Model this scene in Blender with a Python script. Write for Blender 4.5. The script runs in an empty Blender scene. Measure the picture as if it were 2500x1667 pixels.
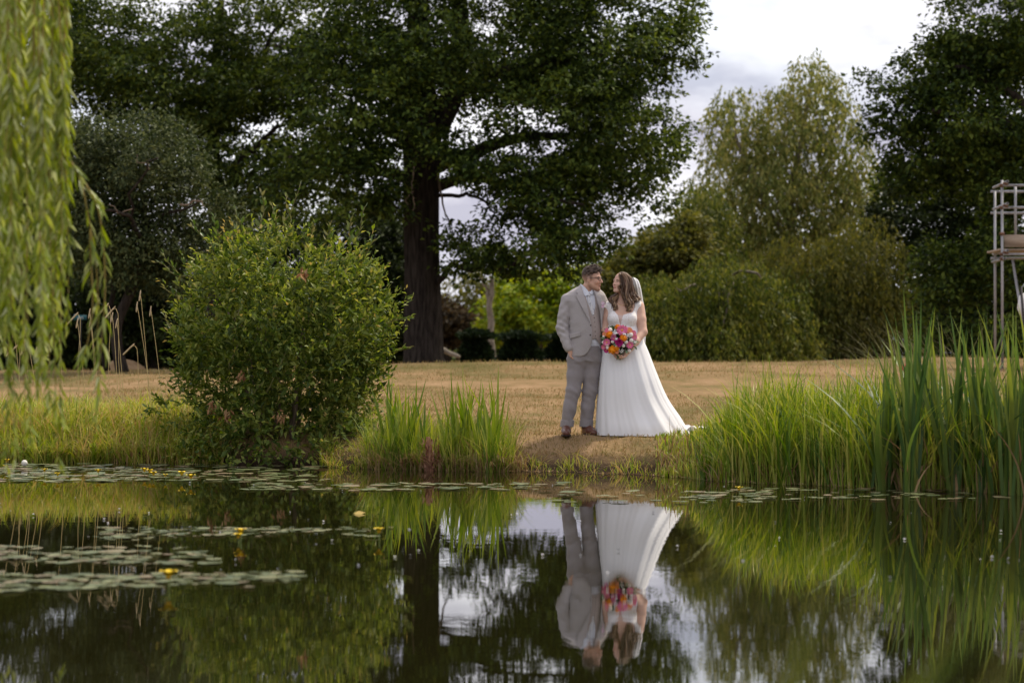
import bpy, math, random
import numpy as np
from mathutils import Vector, Matrix, Euler

# ------------------------------------------------------------------ camera, sky, sun, exposure
HC, FPX, YH = 1.147, 5903.0, 870.0          # lens height above the pond, focal length and horizon row of the photograph (2500 px wide)
scene = bpy.context.scene
col = scene.collection
cd = bpy.data.cameras.new('camera'); cam = bpy.data.objects.new('camera', cd); col.objects.link(cam)
cd.sensor_width = 36.0; cd.lens = FPX / 2500.0 * 36.0
cd.clip_start = 0.1; cd.clip_end = 3000
cam.location = (0, 0, HC)
cam.rotation_euler = (math.radians(90) + math.atan((YH - 833.5) / FPX), 0, 0)
cd.dof.use_dof = True; cd.dof.focus_distance = 25.0; cd.dof.aperture_fstop = 2.4
scene.camera = cam

SUN_EL, SUN_AZ = math.radians(56), math.radians(48)     # azimuth clockwise from +Y
wd = bpy.data.worlds.new('World'); scene.world = wd; wd.use_nodes = True
nt = wd.node_tree; nt.nodes.clear(); N = nt.nodes.new; Lk = nt.links.new
out = N('ShaderNodeOutputWorld')
sky = N('ShaderNodeTexSky'); sky.sky_type = 'NISHITA'; sky.sun_disc = False
sky.sun_elevation = SUN_EL; sky.sun_rotation = SUN_AZ
bg1 = N('ShaderNodeBackground'); bg1.inputs['Strength'].default_value = 0.12; Lk(sky.outputs[0], bg1.inputs[0])
tc = N('ShaderNodeTexCoord')
mp = N('ShaderNodeMapping'); mp.inputs['Scale'].default_value = (1, 1, 2.6); mp.inputs['Location'].default_value = (0.40, 0.0, 0.05)
Lk(tc.outputs['Generated'], mp.inputs[0])
n1 = N('ShaderNodeTexNoise'); n1.inputs['Scale'].default_value = 9.0; n1.inputs['Detail'].default_value = 6; n1.inputs['Roughness'].default_value = 0.55
Lk(mp.outputs[0], n1.inputs['Vector'])
r1 = N('ShaderNodeValToRGB')
r1.color_ramp.elements[0].position = 0.40; r1.color_ramp.elements[0].color = (0.46, 0.45, 0.54, 1)
r1.color_ramp.elements[1].position = 0.60; r1.color_ramp.elements[1].color = (0.93, 0.92, 0.95, 1)
Lk(n1.outputs['Fac'], r1.inputs[0])
bg2 = N('ShaderNodeBackground'); bg2.inputs['Strength'].default_value = 0.9; Lk(r1.outputs[0], bg2.inputs[0])
n2 = N('ShaderNodeTexNoise'); n2.inputs['Scale'].default_value = 5.0; n2.inputs['Detail'].default_value = 4
Lk(mp.outputs[0], n2.inputs['Vector'])
r2 = N('ShaderNodeMapRange'); r2.inputs['From Min'].default_value = 0.3; r2.inputs['From Max'].default_value = 0.5
r2.inputs['To Min'].default_value = 0.75; r2.inputs['To Max'].default_value = 1.0
Lk(n2.outputs['Fac'], r2.inputs['Value'])
mx = N('ShaderNodeMixShader'); Lk(r2.outputs[0], mx.inputs[0]); Lk(bg1.outputs[0], mx.inputs[1]); Lk(bg2.outputs[0], mx.inputs[2])
Lk(mx.outputs[0], out.inputs[0])

sl = bpy.data.lights.new('sun', 'SUN'); sl.energy = 2.8; sl.angle = math.radians(9); sl.color = (1.0, 0.90, 0.72)
sun = bpy.data.objects.new('sun', sl); col.objects.link(sun); sun.location = (10, -10, 30)
sd = Vector((math.cos(SUN_EL) * math.sin(SUN_AZ), math.cos(SUN_EL) * math.cos(SUN_AZ), math.sin(SUN_EL)))
sun.rotation_euler = sd.to_track_quat('Z', 'Y').to_euler()
vs = scene.view_settings
vs.view_transform = 'Standard'; vs.look = 'None'; vs.gamma = 1.0; vs.exposure = 0.54; vs.use_curve_mapping = False
cy = scene.cycles
cy.max_bounces = 7; cy.diffuse_bounces = 3; cy.glossy_bounces = 4; cy.transmission_bounces = 4; cy.transparent_max_bounces = 8
cy.caustics_reflective = False; cy.caustics_refractive = False
cy.use_denoising = True
try: cy.denoiser = 'OPENIMAGEDENOISE'
except Exception: pass

# ------------------------------------------------------------------ helpers
R = np.random.default_rng(11)
random.seed(5)
ORG = {}
def W(px, py, Y): return np.array(((px - 1250) / FPX * Y, Y, HC - (py - YH) / FPX * Y))
def ss(a, b, x):
    t = np.clip((np.asarray(x, float) - a) / (b - a), 0, 1); return t * t * (3 - 2 * t)
def unit(v): return v / np.maximum(np.linalg.norm(v, axis=-1, keepdims=True), 1e-9)

def raw_mesh(name, V, Fs, mat=None, smooth=False, colors=None):
    V = np.ascontiguousarray(V, np.float32)
    if isinstance(Fs, np.ndarray): Fs = [Fs]
    Fs = [np.asarray(f, np.int32) for f in Fs if len(f)]
    me = bpy.data.meshes.new(name)
    me.vertices.add(len(V)); me.vertices.foreach_set('co', V.ravel())
    li = np.concatenate([f.ravel() for f in Fs]); tot = np.concatenate([np.full(len(f), f.shape[1], np.int32) for f in Fs])
    me.loops.add(len(li)); me.loops.foreach_set('vertex_index', li)
    me.polygons.add(len(tot)); st = np.concatenate(([0], np.cumsum(tot)[:-1])).astype(np.int32)
    me.polygons.foreach_set('loop_start', st); me.polygons.foreach_set('loop_total', tot)
    if smooth: me.polygons.foreach_set('use_smooth', np.ones(len(tot), bool))
    if colors is not None:
        a = me.color_attributes.new('tint', 'FLOAT_COLOR', 'POINT')
        c = np.ones((len(V), 4), np.float32); c[:, :3] = colors; a.data.foreach_set('color', c.ravel())
    me.update(calc_edges=True); me.validate()
    if mat is not None: me.materials.append(mat)
    return me

def link(name, data, parent=None, org=None):
    o = bpy.data.objects.new(name, data); col.objects.link(o)
    if parent is not None: o.parent = parent
    ORG[o.name] = np.zeros(3) if org is None else np.asarray(org, float)
    return o
def tag(o, label=None, cat=None, group=None, kind=None):
    if label: o['label'] = label
    if cat: o['category'] = cat
    if group: o['group'] = group
    if kind: o['kind'] = kind
    return o
def thing(name, loc, label, cat, group=None, kind=None):
    o = link(name, None, None, loc); o.location = loc; o.empty_display_size = 0.1
    return tag(o, label, cat, group, kind)
def part(name, parent, V, Fs, mat, smooth=False, colors=None, kind=None, label=None):
    """a mesh given in world coordinates, parented to a thing or part"""
    org = ORG[parent.name]
    o = link(name, raw_mesh(name, np.asarray(V) - org, Fs, mat, smooth, colors), parent, org)
    return tag(o, label, None, None, kind)
def solo(name, V, Fs, mat, label, cat=None, group=None, kind=None, smooth=False, colors=None, base=None):
    V = np.asarray(V, float)
    b = np.array((V[:, 0].mean(), V[:, 1].mean(), V[:, 2].min())) if base is None else np.asarray(base, float)
    o = link(name, raw_mesh(name, V - b, Fs, mat, smooth, colors), None, b); o.location = b
    return tag(o, label, cat, group, kind)

def cat_mesh(items):
    Vs, out, n = [], {}, 0
    for V, Fs in items:
        for f in (Fs if isinstance(Fs, list) else [Fs]):
            f = np.asarray(f)
            if len(f): out.setdefault(f.shape[1], []).append(f + n)
        Vs.append(V); n += len(V)
    return np.concatenate(Vs), [np.concatenate(v) for v in out.values()]

def tube(P, r, k=8, cap=True):
    P = np.asarray(P, float); n = len(P); r = np.broadcast_to(np.asarray(r, float), (n,))
    T = unit(np.gradient(P, axis=0)); up = np.array((0.31, 0.17, 0.93))
    if abs(T[0] @ up) > 0.95: up = np.array((1.0, 0, 0))
    A = np.cross(T, up); A = unit(A); B = np.cross(T, A)
    th = np.arange(k) * 2 * math.pi / k
    V = (P[:, None] + r[:, None, None] * (np.cos(th)[None, :, None] * A[:, None] + np.sin(th)[None, :, None] * B[:, None])).reshape(-1, 3)
    i = np.arange(n - 1)[:, None] * k; j = np.arange(k)[None]; j2 = (j + 1) % k
    Q = np.stack((i + j, i + j2, i + k + j2, i + k + j), -1).reshape(-1, 4)
    Fs = [Q]
    if cap: Fs.append(np.array([list(range(k))[::-1], [(n - 1) * k + q for q in range(k)]]))
    return V, Fs
def spline(pts, n):
    """smooth polyline through pts (Catmull-Rom); works for any number of columns"""
    p = np.asarray(pts, float); m = len(p)
    t = np.linspace(0, m - 1, n); i = np.clip(t.astype(int), 0, m - 2); f = (t - i)[:, None]
    g = lambda k: p[np.clip(k, 0, m - 1)]
    a, b, c, d = g(i - 1), g(i), g(i + 1), g(i + 2)
    return 0.5 * (2 * b + (c - a) * f + (2 * a - 5 * b + 4 * c - d) * f * f + (3 * b - a - 3 * c + d) * f ** 3)
def wobble(P, amp, seed):
    q = np.random.default_rng(seed); n = len(P); o = np.zeros((n, 3))
    for k in (1.3, 2.7, 5.1): o += np.sin(np.linspace(0, k * 6.28, n)[:, None] + q.uniform(0, 6.28, 3)) * q.normal(0, amp / k, 3)
    w = np.minimum(np.linspace(0, 4, n), 1)[:, None]
    return P + o * w
def box(c, s):
    c, s = np.asarray(c, float), np.asarray(s, float) / 2
    V = np.array([[x, y, z] for x in (-1, 1) for y in (-1, 1) for z in (-1, 1)]) * s + c
    return V, np.array([[0, 1, 3, 2], [4, 6, 7, 5], [0, 4, 5, 1], [2, 3, 7, 6], [0, 2, 6, 4], [1, 5, 7, 3]])
def sphere(c, r, nu=12, nv=8):
    c = np.asarray(c, float); r = np.broadcast_to(np.asarray(r, float), (3,))
    th = np.linspace(0, math.pi, nv + 1)[:, None]; ph = np.arange(nu) * 2 * math.pi / nu
    V = np.stack((np.sin(th) * np.cos(ph), np.sin(th) * np.sin(ph), np.cos(th) + 0 * ph), -1).reshape(-1, 3) * r + c
    i = np.arange(nv)[:, None] * nu; j = np.arange(nu)[None]; j2 = (j + 1) % nu
    return V, np.stack((i + j, i + nu + j, i + nu + j2, i + j2), -1).reshape(-1, 4)

def leaves(P, D, L, wr=0.5, fold=0.25, rng=R, nrm=None):
    """kite-shaped folded leaves: base P, axis D, length L, width ratio wr"""
    n = len(P); D = unit(D); L = np.broadcast_to(L, (n,))
    q = rng.normal(size=(n, 3)) if nrm is None else nrm + rng.normal(size=(n, 3)) * 0.45
    S = unit(np.cross(D, q)); Nn = np.cross(S, D)
    w = (np.asarray(wr) * L * 0.5)[:, None]; l = L[:, None]
    mid = P + D * l * 0.45 + Nn * l * fold * 0.35
    V = np.stack((P, mid + S * w, P + D * l - Nn * l * 0.12 * rng.uniform(-1, 1, (n, 1)), mid - S * w), 1)
    V[:, 0] += 0; b = np.arange(n)[:, None] * 4
    T = np.concatenate((b + np.array([[0, 1, 2]]), b + np.array([[0, 2, 3]])))
    V[:, 2] -= Nn * l * fold * 0.2; V[:, 0] -= Nn * l * fold * 0.2
    return V.reshape(-1, 3), np.concatenate((b + np.array([[0, 1, 2]]), b + np.array([[0, 2, 3]])), 0)

def blades(P, H, Wd, lean, az, droop=0.3, segs=5, rng=R, face=None):
    """grass ribbons: base P, height H, width Wd, lean (m per m) towards azimuth az, droop adds a bend near the tip"""
    n = len(P); t = np.linspace(0, 1, segs + 1)[None, :, None]
    H = np.broadcast_to(H, (n,))[:, None, None]; Wd = np.broadcast_to(Wd, (n,))[:, None, None]
    lean = np.broadcast_to(lean, (n,))[:, None, None]; droop = np.broadcast_to(droop, (n,))[:, None, None]
    dirv = np.stack((np.cos(az), np.sin(az), 0 * az), -1)[:, None]
    up = np.array((0, 0, 1.0))
    C = P[:, None] + up * H * (t - droop * 0.55 * t ** 3) + dirv * H * (lean * t + droop * t ** 2.5)
    fa = az + math.pi / 2 + rng.normal(0, 0.7, n) if face is None else face
    S = np.stack((np.cos(fa), np.sin(fa), 0 * fa), -1)[:, None]
    ww = Wd * 0.5 * np.clip(1.0 - t ** 2.2, 0.04, 1) * (0.65 + 0.35 * np.minimum(t * 4, 1))
    V = np.stack((C - S * ww, C + S * ww), 2).reshape(n, -1, 3)
    b = (np.arange(n) * 2 * (segs + 1))[:, None, None]; s = (np.arange(segs) * 2)[None, :, None]
    Q = (b + s + np.array([0, 1, 3, 2])[None, None]).reshape(-1, 4)
    return V.reshape(-1, 3), Q

# ---- materials
def pmat(name, base, rough=0.6, spec=0.3, **kw):
    m = bpy.data.materials.new(name); m.use_nodes = True
    b = m.node_tree.nodes['Principled BSDF']
    b.inputs['Base Color'].default_value = (*base, 1); b.inputs['Roughness'].default_value = rough
    b.inputs['Specular IOR Level'].default_value = spec
    for k, v in kw.items(): b.inputs[k].default_value = v
    return m
def nodes(m): return m.node_tree, m.node_tree.nodes['Principled BSDF']
def add_noise(m, cols, scale, detail=5, stops=None, rough=0.55, stretch=(1, 1, 1), bump=0, bscale=None, bdist=0.01, coord='Object'):
    t, b = nodes(m)
    tc = t.nodes.new('ShaderNodeTexCoord'); mp = t.nodes.new('ShaderNodeMapping'); mp.inputs['Scale'].default_value = stretch
    t.links.new(tc.outputs[coord], mp.inputs[0])
    n = t.nodes.new('ShaderNodeTexNoise'); n.inputs['Scale'].default_value = scale; n.inputs['Detail'].default_value = detail; n.inputs['Roughness'].default_value = rough
    t.links.new(mp.outputs[0], n.inputs['Vector'])
    rp = t.nodes.new('ShaderNodeValToRGB'); e = rp.color_ramp.elements
    stops = stops or list(np.linspace(0.32, 0.68, len(cols)))
    while len(e) < len(cols): e.new(0.5)
    for k, (c, s) in enumerate(zip(cols, stops)): e[k].position = s; e[k].color = (*c, 1)
    t.links.new(n.outputs['Fac'], rp.inputs[0]); t.links.new(rp.outputs[0], b.inputs['Base Color'])
    if bump:
        n2 = t.nodes.new('ShaderNodeTexNoise'); n2.inputs['Scale'].default_value = bscale or scale * 3; n2.inputs['Detail'].default_value = 4
        t.links.new(mp.outputs[0], n2.inputs['Vector'])
        bp = t.nodes.new('ShaderNodeBump'); bp.inputs['Strength'].default_value = bump; bp.inputs['Distance'].default_value = bdist
        t.links.new(n2.outputs['Fac'], bp.inputs['Height']); t.links.new(bp.outputs[0], b.inputs['Normal'])
    return m
def leaf_mat(name, cols, trans=0.3, rough=0.5, spec=0.25, stops=None, patch=0.25, pscale=0.8, per_object=False):
    """leaf colours vary from leaf to leaf and slowly over the plant; light passes through"""
    m = pmat(name, cols[0], rough, spec); t, b = nodes(m)
    g = t.nodes.new('ShaderNodeNewGeometry')
    tc = t.nodes.new('ShaderNodeTexCoord'); n = t.nodes.new('ShaderNodeTexNoise'); n.inputs['Scale'].default_value = pscale; n.inputs['Detail'].default_value = 2
    t.links.new(tc.outputs['Object'], n.inputs['Vector'])
    a1 = t.nodes.new('ShaderNodeMath'); a1.operation = 'MULTIPLY_ADD'; a1.inputs[1].default_value = patch * 3; a1.inputs[2].default_value = -patch * 1.5
    t.links.new(n.outputs['Fac'], a1.inputs[0])
    a2 = t.nodes.new('ShaderNodeMath'); a2.operation = 'ADD'; a2.use_clamp = True
    oi = t.nodes.new('ShaderNodeObjectInfo')
    t.links.new(oi.outputs['Random'] if per_object else g.outputs['Random Per Island'], a2.inputs[0]); t.links.new(a1.outputs[0], a2.inputs[1])
    rp = t.nodes.new('ShaderNodeValToRGB'); e = rp.color_ramp.elements
    stops = stops or list(np.linspace(0.1, 0.92, len(cols)))
    while len(e) < len(cols): e.new(0.5)
    for k, (c, s) in enumerate(zip(cols, stops)): e[k].position = s; e[k].color = (*c, 1)
    t.links.new(a2.outputs[0], rp.inputs[0]); t.links.new(rp.outputs[0], b.inputs['Base Color'])
    tr = t.nodes.new('ShaderNodeBsdfTranslucent')
    hs = t.nodes.new('ShaderNodeHueSaturation'); hs.inputs['Hue'].default_value = 0.485; hs.inputs['Saturation'].default_value = 1.15; hs.inputs['Value'].default_value = 1.5
    t.links.new(rp.outputs[0], hs.inputs['Color']); t.links.new(hs.outputs[0], tr.inputs[0])
    mxs = t.nodes.new('ShaderNodeMixShader'); mxs.inputs[0].default_value = trans
    t.links.new(b.outputs[0], mxs.inputs[1]); t.links.new(tr.outputs[0], mxs.inputs[2])
    t.links.new(mxs.outputs[0], t.nodes['Material Output'].inputs['Surface'])
    return m

M = {}
M['bark_oak'] = add_noise(pmat('bark_oak', (0.05, 0.04, 0.03), 0.9, 0.1), [(0.014, 0.011, 0.009), (0.034, 0.027, 0.022), (0.058, 0.048, 0.039)], 6, stretch=(3, 3, 0.45), bump=0.9, bscale=9, bdist=0.05)
M['bark_pale'] = add_noise(pmat('bark_pale', (0.2, 0.17, 0.13), 0.85, 0.1), [(0.10, 0.085, 0.065), (0.21, 0.18, 0.14), (0.27, 0.24, 0.2)], 7, stretch=(2, 2, 0.6), bump=0.6, bdist=0.02)
M['bark_dead'] = add_noise(pmat('bark_dead', (0.2, 0.15, 0.11), 0.85, 0.1), [(0.11, 0.08, 0.06), (0.24, 0.18, 0.13)], 12, stretch=(1, 1, 0.5))
M['bark_mid'] = add_noise(pmat('bark_mid', (0.08, 0.06, 0.05), 0.9, 0.1), [(0.03, 0.024, 0.019), (0.075, 0.06, 0.047), (0.12, 0.10, 0.08)], 9, stretch=(2, 2, 0.5), bump=0.6, bdist=0.02)
M['leaf_oak'] = leaf_mat('leaf_oak', [(0.014, 0.026, 0.006), (0.034, 0.06, 0.012), (0.068, 0.108, 0.019), (0.135, 0.18, 0.032)], 0.3, 0.5, 0.14, patch=0.38, pscale=0.7)
M['leaf_lime'] = leaf_mat('leaf_lime', [(0.018, 0.034, 0.008), (0.044, 0.075, 0.015), (0.085, 0.126, 0.024), (0.15, 0.19, 0.036)], 0.3, 0.5, 0.14, patch=0.38, pscale=0.7)
M['leaf_grey'] = leaf_mat('leaf_grey', [(0.02, 0.032, 0.011), (0.042, 0.06, 0.022), (0.075, 0.098, 0.036), (0.13, 0.15, 0.062)], 0.25, 0.5, 0.14, patch=0.3, pscale=.9)
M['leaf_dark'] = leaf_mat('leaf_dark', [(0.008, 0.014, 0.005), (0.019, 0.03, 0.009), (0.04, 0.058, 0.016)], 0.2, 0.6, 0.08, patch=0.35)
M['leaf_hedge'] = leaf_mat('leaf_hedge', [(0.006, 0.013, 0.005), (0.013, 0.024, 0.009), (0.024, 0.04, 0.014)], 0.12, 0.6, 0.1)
M['leaf_birch'] = leaf_mat('leaf_birch', [(0.085, 0.115, 0.026), (0.15, 0.18, 0.045), (0.23, 0.25, 0.072), (0.34, 0.32, 0.10)], 0.38, 0.5, 0.18, patch=0.35, pscale=.6)
M['leaf_willow_far'] = leaf_mat('leaf_willow_far', [(0.045, 0.068, 0.014), (0.085, 0.112, 0.022), (0.14, 0.165, 0.035), (0.22, 0.22, 0.052)], 0.35, 0.5, 0.14, patch=0.35, pscale=.6)
M['leaf_olive'] = leaf_mat('leaf_olive', [(0.055, 0.066, 0.015), (0.10, 0.108, 0.024), (0.165, 0.158, 0.036)], 0.35, 0.55, 0.14, patch=0.35, pscale=.6)
M['leaf_copper'] = leaf_mat('leaf_copper', [(0.018, 0.014, 0.009), (0.042, 0.03, 0.016), (0.085, 0.06, 0.026)], 0.25, 0.5, 0.1)
M['leaf_yellowgreen'] = leaf_mat('leaf_yellowgreen', [(0.13, 0.21, 0.02), (0.24, 0.33, 0.03), (0.38, 0.41, 0.04)], 0.4, 0.5, 0.3)
M['leaf_bush'] = leaf_mat('leaf_bush', [(0.045, 0.078, 0.014), (0.095, 0.145, 0.026), (0.165, 0.215, 0.042), (0.27, 0.30, 0.07)], 0.36, 0.45, 0.22, patch=0.2, pscale=2.2)
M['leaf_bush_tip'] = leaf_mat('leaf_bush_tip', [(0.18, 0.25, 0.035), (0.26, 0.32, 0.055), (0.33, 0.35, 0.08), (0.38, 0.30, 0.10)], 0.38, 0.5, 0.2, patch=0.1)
M['leaf_dry'] = leaf_mat('leaf_dry', [(0.20, 0.10, 0.045), (0.34, 0.19, 0.09), (0.42, 0.27, 0.14)], 0.2, 0.7, 0.1)
M['leaf_willow'] = leaf_mat('leaf_willow', [(0.17, 0.23, 0.02), (0.27, 0.34, 0.035), (0.38, 0.43, 0.08), (0.50, 0.54, 0.28)], 0.35, 0.35, 0.4, patch=0.15)
M['stem_willow'] = pmat('stem_willow', (0.30, 0.22, 0.05), 0.5, 0.3)
M['grass_bank'] = leaf_mat('grass_bank', [(0.13, 0.20, 0.025), (0.24, 0.32, 0.036), (0.36, 0.40, 0.055), (0.50, 0.45, 0.12), (0.44, 0.31, 0.13)], 0.32, 0.5, 0.2, patch=0.25, pscale=1.6)
M['grass_sedge'] = leaf_mat('grass_sedge', [(0.09, 0.165, 0.022), (0.19, 0.275, 0.033), (0.32, 0.375, 0.055), (0.45, 0.43, 0.11)], 0.34, 0.45, 0.25, patch=0.25, pscale=1.4)
M['grass_dead'] = leaf_mat('grass_dead', [(0.22, 0.13, 0.06), (0.33, 0.22, 0.11), (0.42, 0.31, 0.17)], 0.2, 0.7, 0.1)
M['grass_lawn'] = leaf_mat('grass_lawn', [(0.18, 0.15, 0.05), (0.30, 0.21, 0.095), (0.40, 0.275, 0.145), (0.20, 0.19, 0.055)], 0.2, 0.7, 0.1, patch=0.3, pscale=0.7)
M['reed'] = leaf_mat('reed', [(0.05, 0.10, 0.026), (0.08, 0.14, 0.034), (0.125, 0.185, 0.042), (0.22, 0.26, 0.055)], 0.32, 0.45, 0.25, patch=0.0, per_object=True)
M['iris'] = leaf_mat('iris', [(0.10, 0.17, 0.02), (0.18, 0.25, 0.03), (0.29, 0.33, 0.05)], 0.32, 0.45, 0.25, patch=0.0, per_object=True)
M['leaf_bush_one'] = leaf_mat('leaf_bush_one', [(0.06, 0.105, 0.022), (0.095, 0.15, 0.032), (0.16, 0.20, 0.055), (0.22, 0.21, 0.08)], 0.28, 0.38, 0.45, patch=0.0, per_object=True)
M['leaf_willow_one'] = leaf_mat('leaf_willow_one', [(0.17, 0.24, 0.03), (0.26, 0.34, 0.05), (0.36, 0.42, 0.10), (0.46, 0.50, 0.26)], 0.35, 0.35, 0.5, patch=0.0, per_object=True)
M['pad'] = leaf_mat('pad', [(0.085, 0.11, 0.035), (0.14, 0.16, 0.055), (0.19, 0.20, 0.08), (0.21, 0.165, 0.08)], 0.1, 0.45, 0.4, patch=0.0, per_object=True)
# ------------------------------------------------------------------ ground, pond
SH = np.array([(-80, 34), (-20, 28), (-5.55, 26.2), (-3.74, 26.0), (-1.91, 25.1), (-1.03, 24.45), (0, 24.15), (0.61, 24.05), (1.38, 23.35), (2.06, 22.2), (3.05, 21.25), (4.28, 20.3), (12, 17), (80, 8)], float)
def shore(x): return np.interp(x, SH[:, 0], SH[:, 1]) + 0.07 * np.sin(np.asarray(x) * 5.3) + 0.05 * np.sin(np.asarray(x) * 11.7 + 1)
def vnoise(x, y, s):
    return (np.sin(x * 1.7 * s + 1.3 * np.sin(y * 0.9 * s)) + np.sin(y * 2.1 * s + 1.7 * np.sin(x * 1.1 * s + 2)) + np.sin((x + y) * 3.1 * s + 0.5)) / 3
def gz(x, y):
    x = np.asarray(x, float); y = np.asarray(y, float)
    s = y - shore(x)
    z = np.where(s < 0, -0.6 * ss(0, 2.0, -s), 0.19 * ss(-0.05, 0.38, s) + 0.13 * ss(0.3, 1.15, s))
    zc = np.interp(x, (-12, -7, -2, 2, 7, 12), (0.86, 0.88, 1.0, 1.01, 1.09, 1.09))
    t = np.clip((y - 25.6) / 21.5, 0, 1)
    z = z + np.where(s > 0, (zc - 0.32) * (0.75 * t + 0.25 * t * t), 0)
    z = z + np.where(s > 1.0, 0.018 * vnoise(x, y, 0.9) + 0.05 * ss(30, 42, y) * vnoise(x, y * 0.7, 0.45), 0) * ss(0.8, 3, s)
    z = z - 0.45 * ss(47.5, 62, y)
    z = z + 1.0 * (1 - ss(-9.0, -7.0, x)) * ss(2, 5, y) * (1 - ss(13, 17, y))          # headland on the left that carries the near willow
    near = 1 - ss(1.6, 3.6, y)
    z = np.where(y < 6, z * (1 - near) + 0.35 * near, z)
    return z + np.where((s > 0) & (s < 1.2), 0.022 * vnoise(x, y, 6.0), 0)
def axis(*seg):
    return np.unique(np.concatenate([np.arange(a, b, d) for a, b, d in seg]))
gx = axis((-500, -60, 40), (-60, -10, 2), (-10, -7, .4), (-7, 7, .085), (7, 10, .4), (10, 60, 2), (60, 501, 40))
gy = axis((-40, 0, 5), (0, 6, .4), (6, 18, 1.5), (18, 20, .4), (20, 28, .065), (28, 34, .16), (34, 64, .45), (64, 140, 6), (140, 900, 60))
GX, GY = np.meshgrid(gx, gy, indexing='ij')
GV = np.stack((GX, GY, gz(GX, GY)), -1).reshape(-1, 3)
nx, ny = len(gx), len(gy)
ii = (np.arange(nx - 1)[:, None] * ny + np.arange(ny - 1)[None]).ravel()
GF = np.stack((ii, ii + ny, ii + ny + 1, ii + 1), -1)
mg = pmat('lawn_dry', (0.25, 0.16, 0.08), 0.95, 0.05); t, b = nodes(mg)
add_noise(mg, [(0.09, 0.082, 0.026), (0.155, 0.12, 0.05), (0.24, 0.158, 0.08), (0.33, 0.215, 0.122)], 0.7, 10, [0.33, 0.44, 0.54, 0.67], 0.74, stretch=(0.8, 0.45, 1), bump=0.9, bscale=30, bdist=0.03)
base = b.inputs['Base Color'].links[0].from_socket
geo = t.nodes.new('ShaderNodeNewGeometry'); sp = t.nodes.new('ShaderNodeSeparateXYZ'); t.links.new(geo.outputs['Position'], sp.inputs[0])
mr = t.nodes.new('ShaderNodeMapRange'); mr.inputs['From Min'].default_value = 0.05; mr.inputs['From Max'].default_value = 0.2
t.links.new(sp.outputs['Z'], mr.inputs['Value'])
mc = t.nodes.new('ShaderNodeMix'); mc.data_type = 'RGBA'; mc.inputs[6].default_value = (0.045, 0.03, 0.02, 1)      # wet mud at the water line
t.links.new(mr.outputs[0], mc.inputs[0]); t.links.new(base, mc.inputs[7]); t.links.new(mc.outputs[2], b.inputs['Base Color'])
g = solo('ground', GV, GF, mg, 'dry straw coloured lawn sloping up from the pond bank', None, kind='structure', smooth=True, base=(0, 0, 0))

mw = bpy.data.materials.new('pond_water'); mw.use_nodes = True; t = mw.node_tree; b = t.nodes['Principled BSDF']
b.inputs['Base Color'].default_value = (0.011, 0.0105, 0.003, 1); b.inputs['Roughness'].default_value = 0.0; b.inputs['IOR'].default_value = 1.42
b.inputs['Specular IOR Level'].default_value = 0.5
tc = t.nodes.new('ShaderNodeTexCoord'); mp = t.nodes.new('ShaderNodeMapping'); mp.inputs['Scale'].default_value = (1.0, 2.2, 1)
t.links.new(tc.outputs['Object'], mp.inputs[0])
wn = t.nodes.new('ShaderNodeTexNoise'); wn.inputs['Scale'].default_value = 2.2; wn.inputs['Detail'].default_value = 3; wn.inputs['Roughness'].default_value = 0.5
t.links.new(mp.outputs[0], wn.inputs['Vector'])
bp = t.nodes.new('ShaderNodeBump'); bp.inputs['Strength'].default_value = 0.35; bp.inputs['Distance'].default_value = 0.0011
t.links.new(wn.outputs['Fac'], bp.inputs['Height']); t.links.new(bp.outputs[0], b.inputs['Normal'])
wx = np.linspace(-90, 90, 10); wy = np.linspace(-3, 44, 10)
wv = np.array([(-90, -3, 0), (90, -3, 0), (90, 40, 0), (-90, 40, 0)], float)
solo('water', wv, np.array([[0, 1, 2, 3]]), mw, 'still dark pond water mirroring the bank', None, kind='structure', base=(0, 0, 0))

# short dry lawn grass, thicker near the couple
n = 60000
x = R.uniform(-6.5, 6.0, n); y = shore(x) + 0.25 + R.uniform(0, 1, n) ** 1.5 * 13
P = np.stack((x, y, gz(x, y) - 0.004), -1)
V, Fq = blades(P, R.uniform(.015, .06, n), R.uniform(.005, .012, n), R.normal(0, .5, n), R.uniform(0, 6.28, n), .3, 2)
n2_ = 14000; x = R.uniform(-13, 13, n2_); y = R.uniform(40, 48.5, n2_); P2_ = np.stack((x, y, gz(x, y) - .004), -1)
Vb = blades(P2_, R.uniform(.02, .085, n2_), R.uniform(.008, .016, n2_), R.normal(0, .5, n2_), R.uniform(0, 6.28, n2_), .3, 2)
V, Fq = cat_mesh([(V, Fq), Vb])
solo('lawn_grass', V, Fq, M['grass_lawn'], 'short parched grass on the lawn by the pond', 'grass', kind='stuff')

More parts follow.
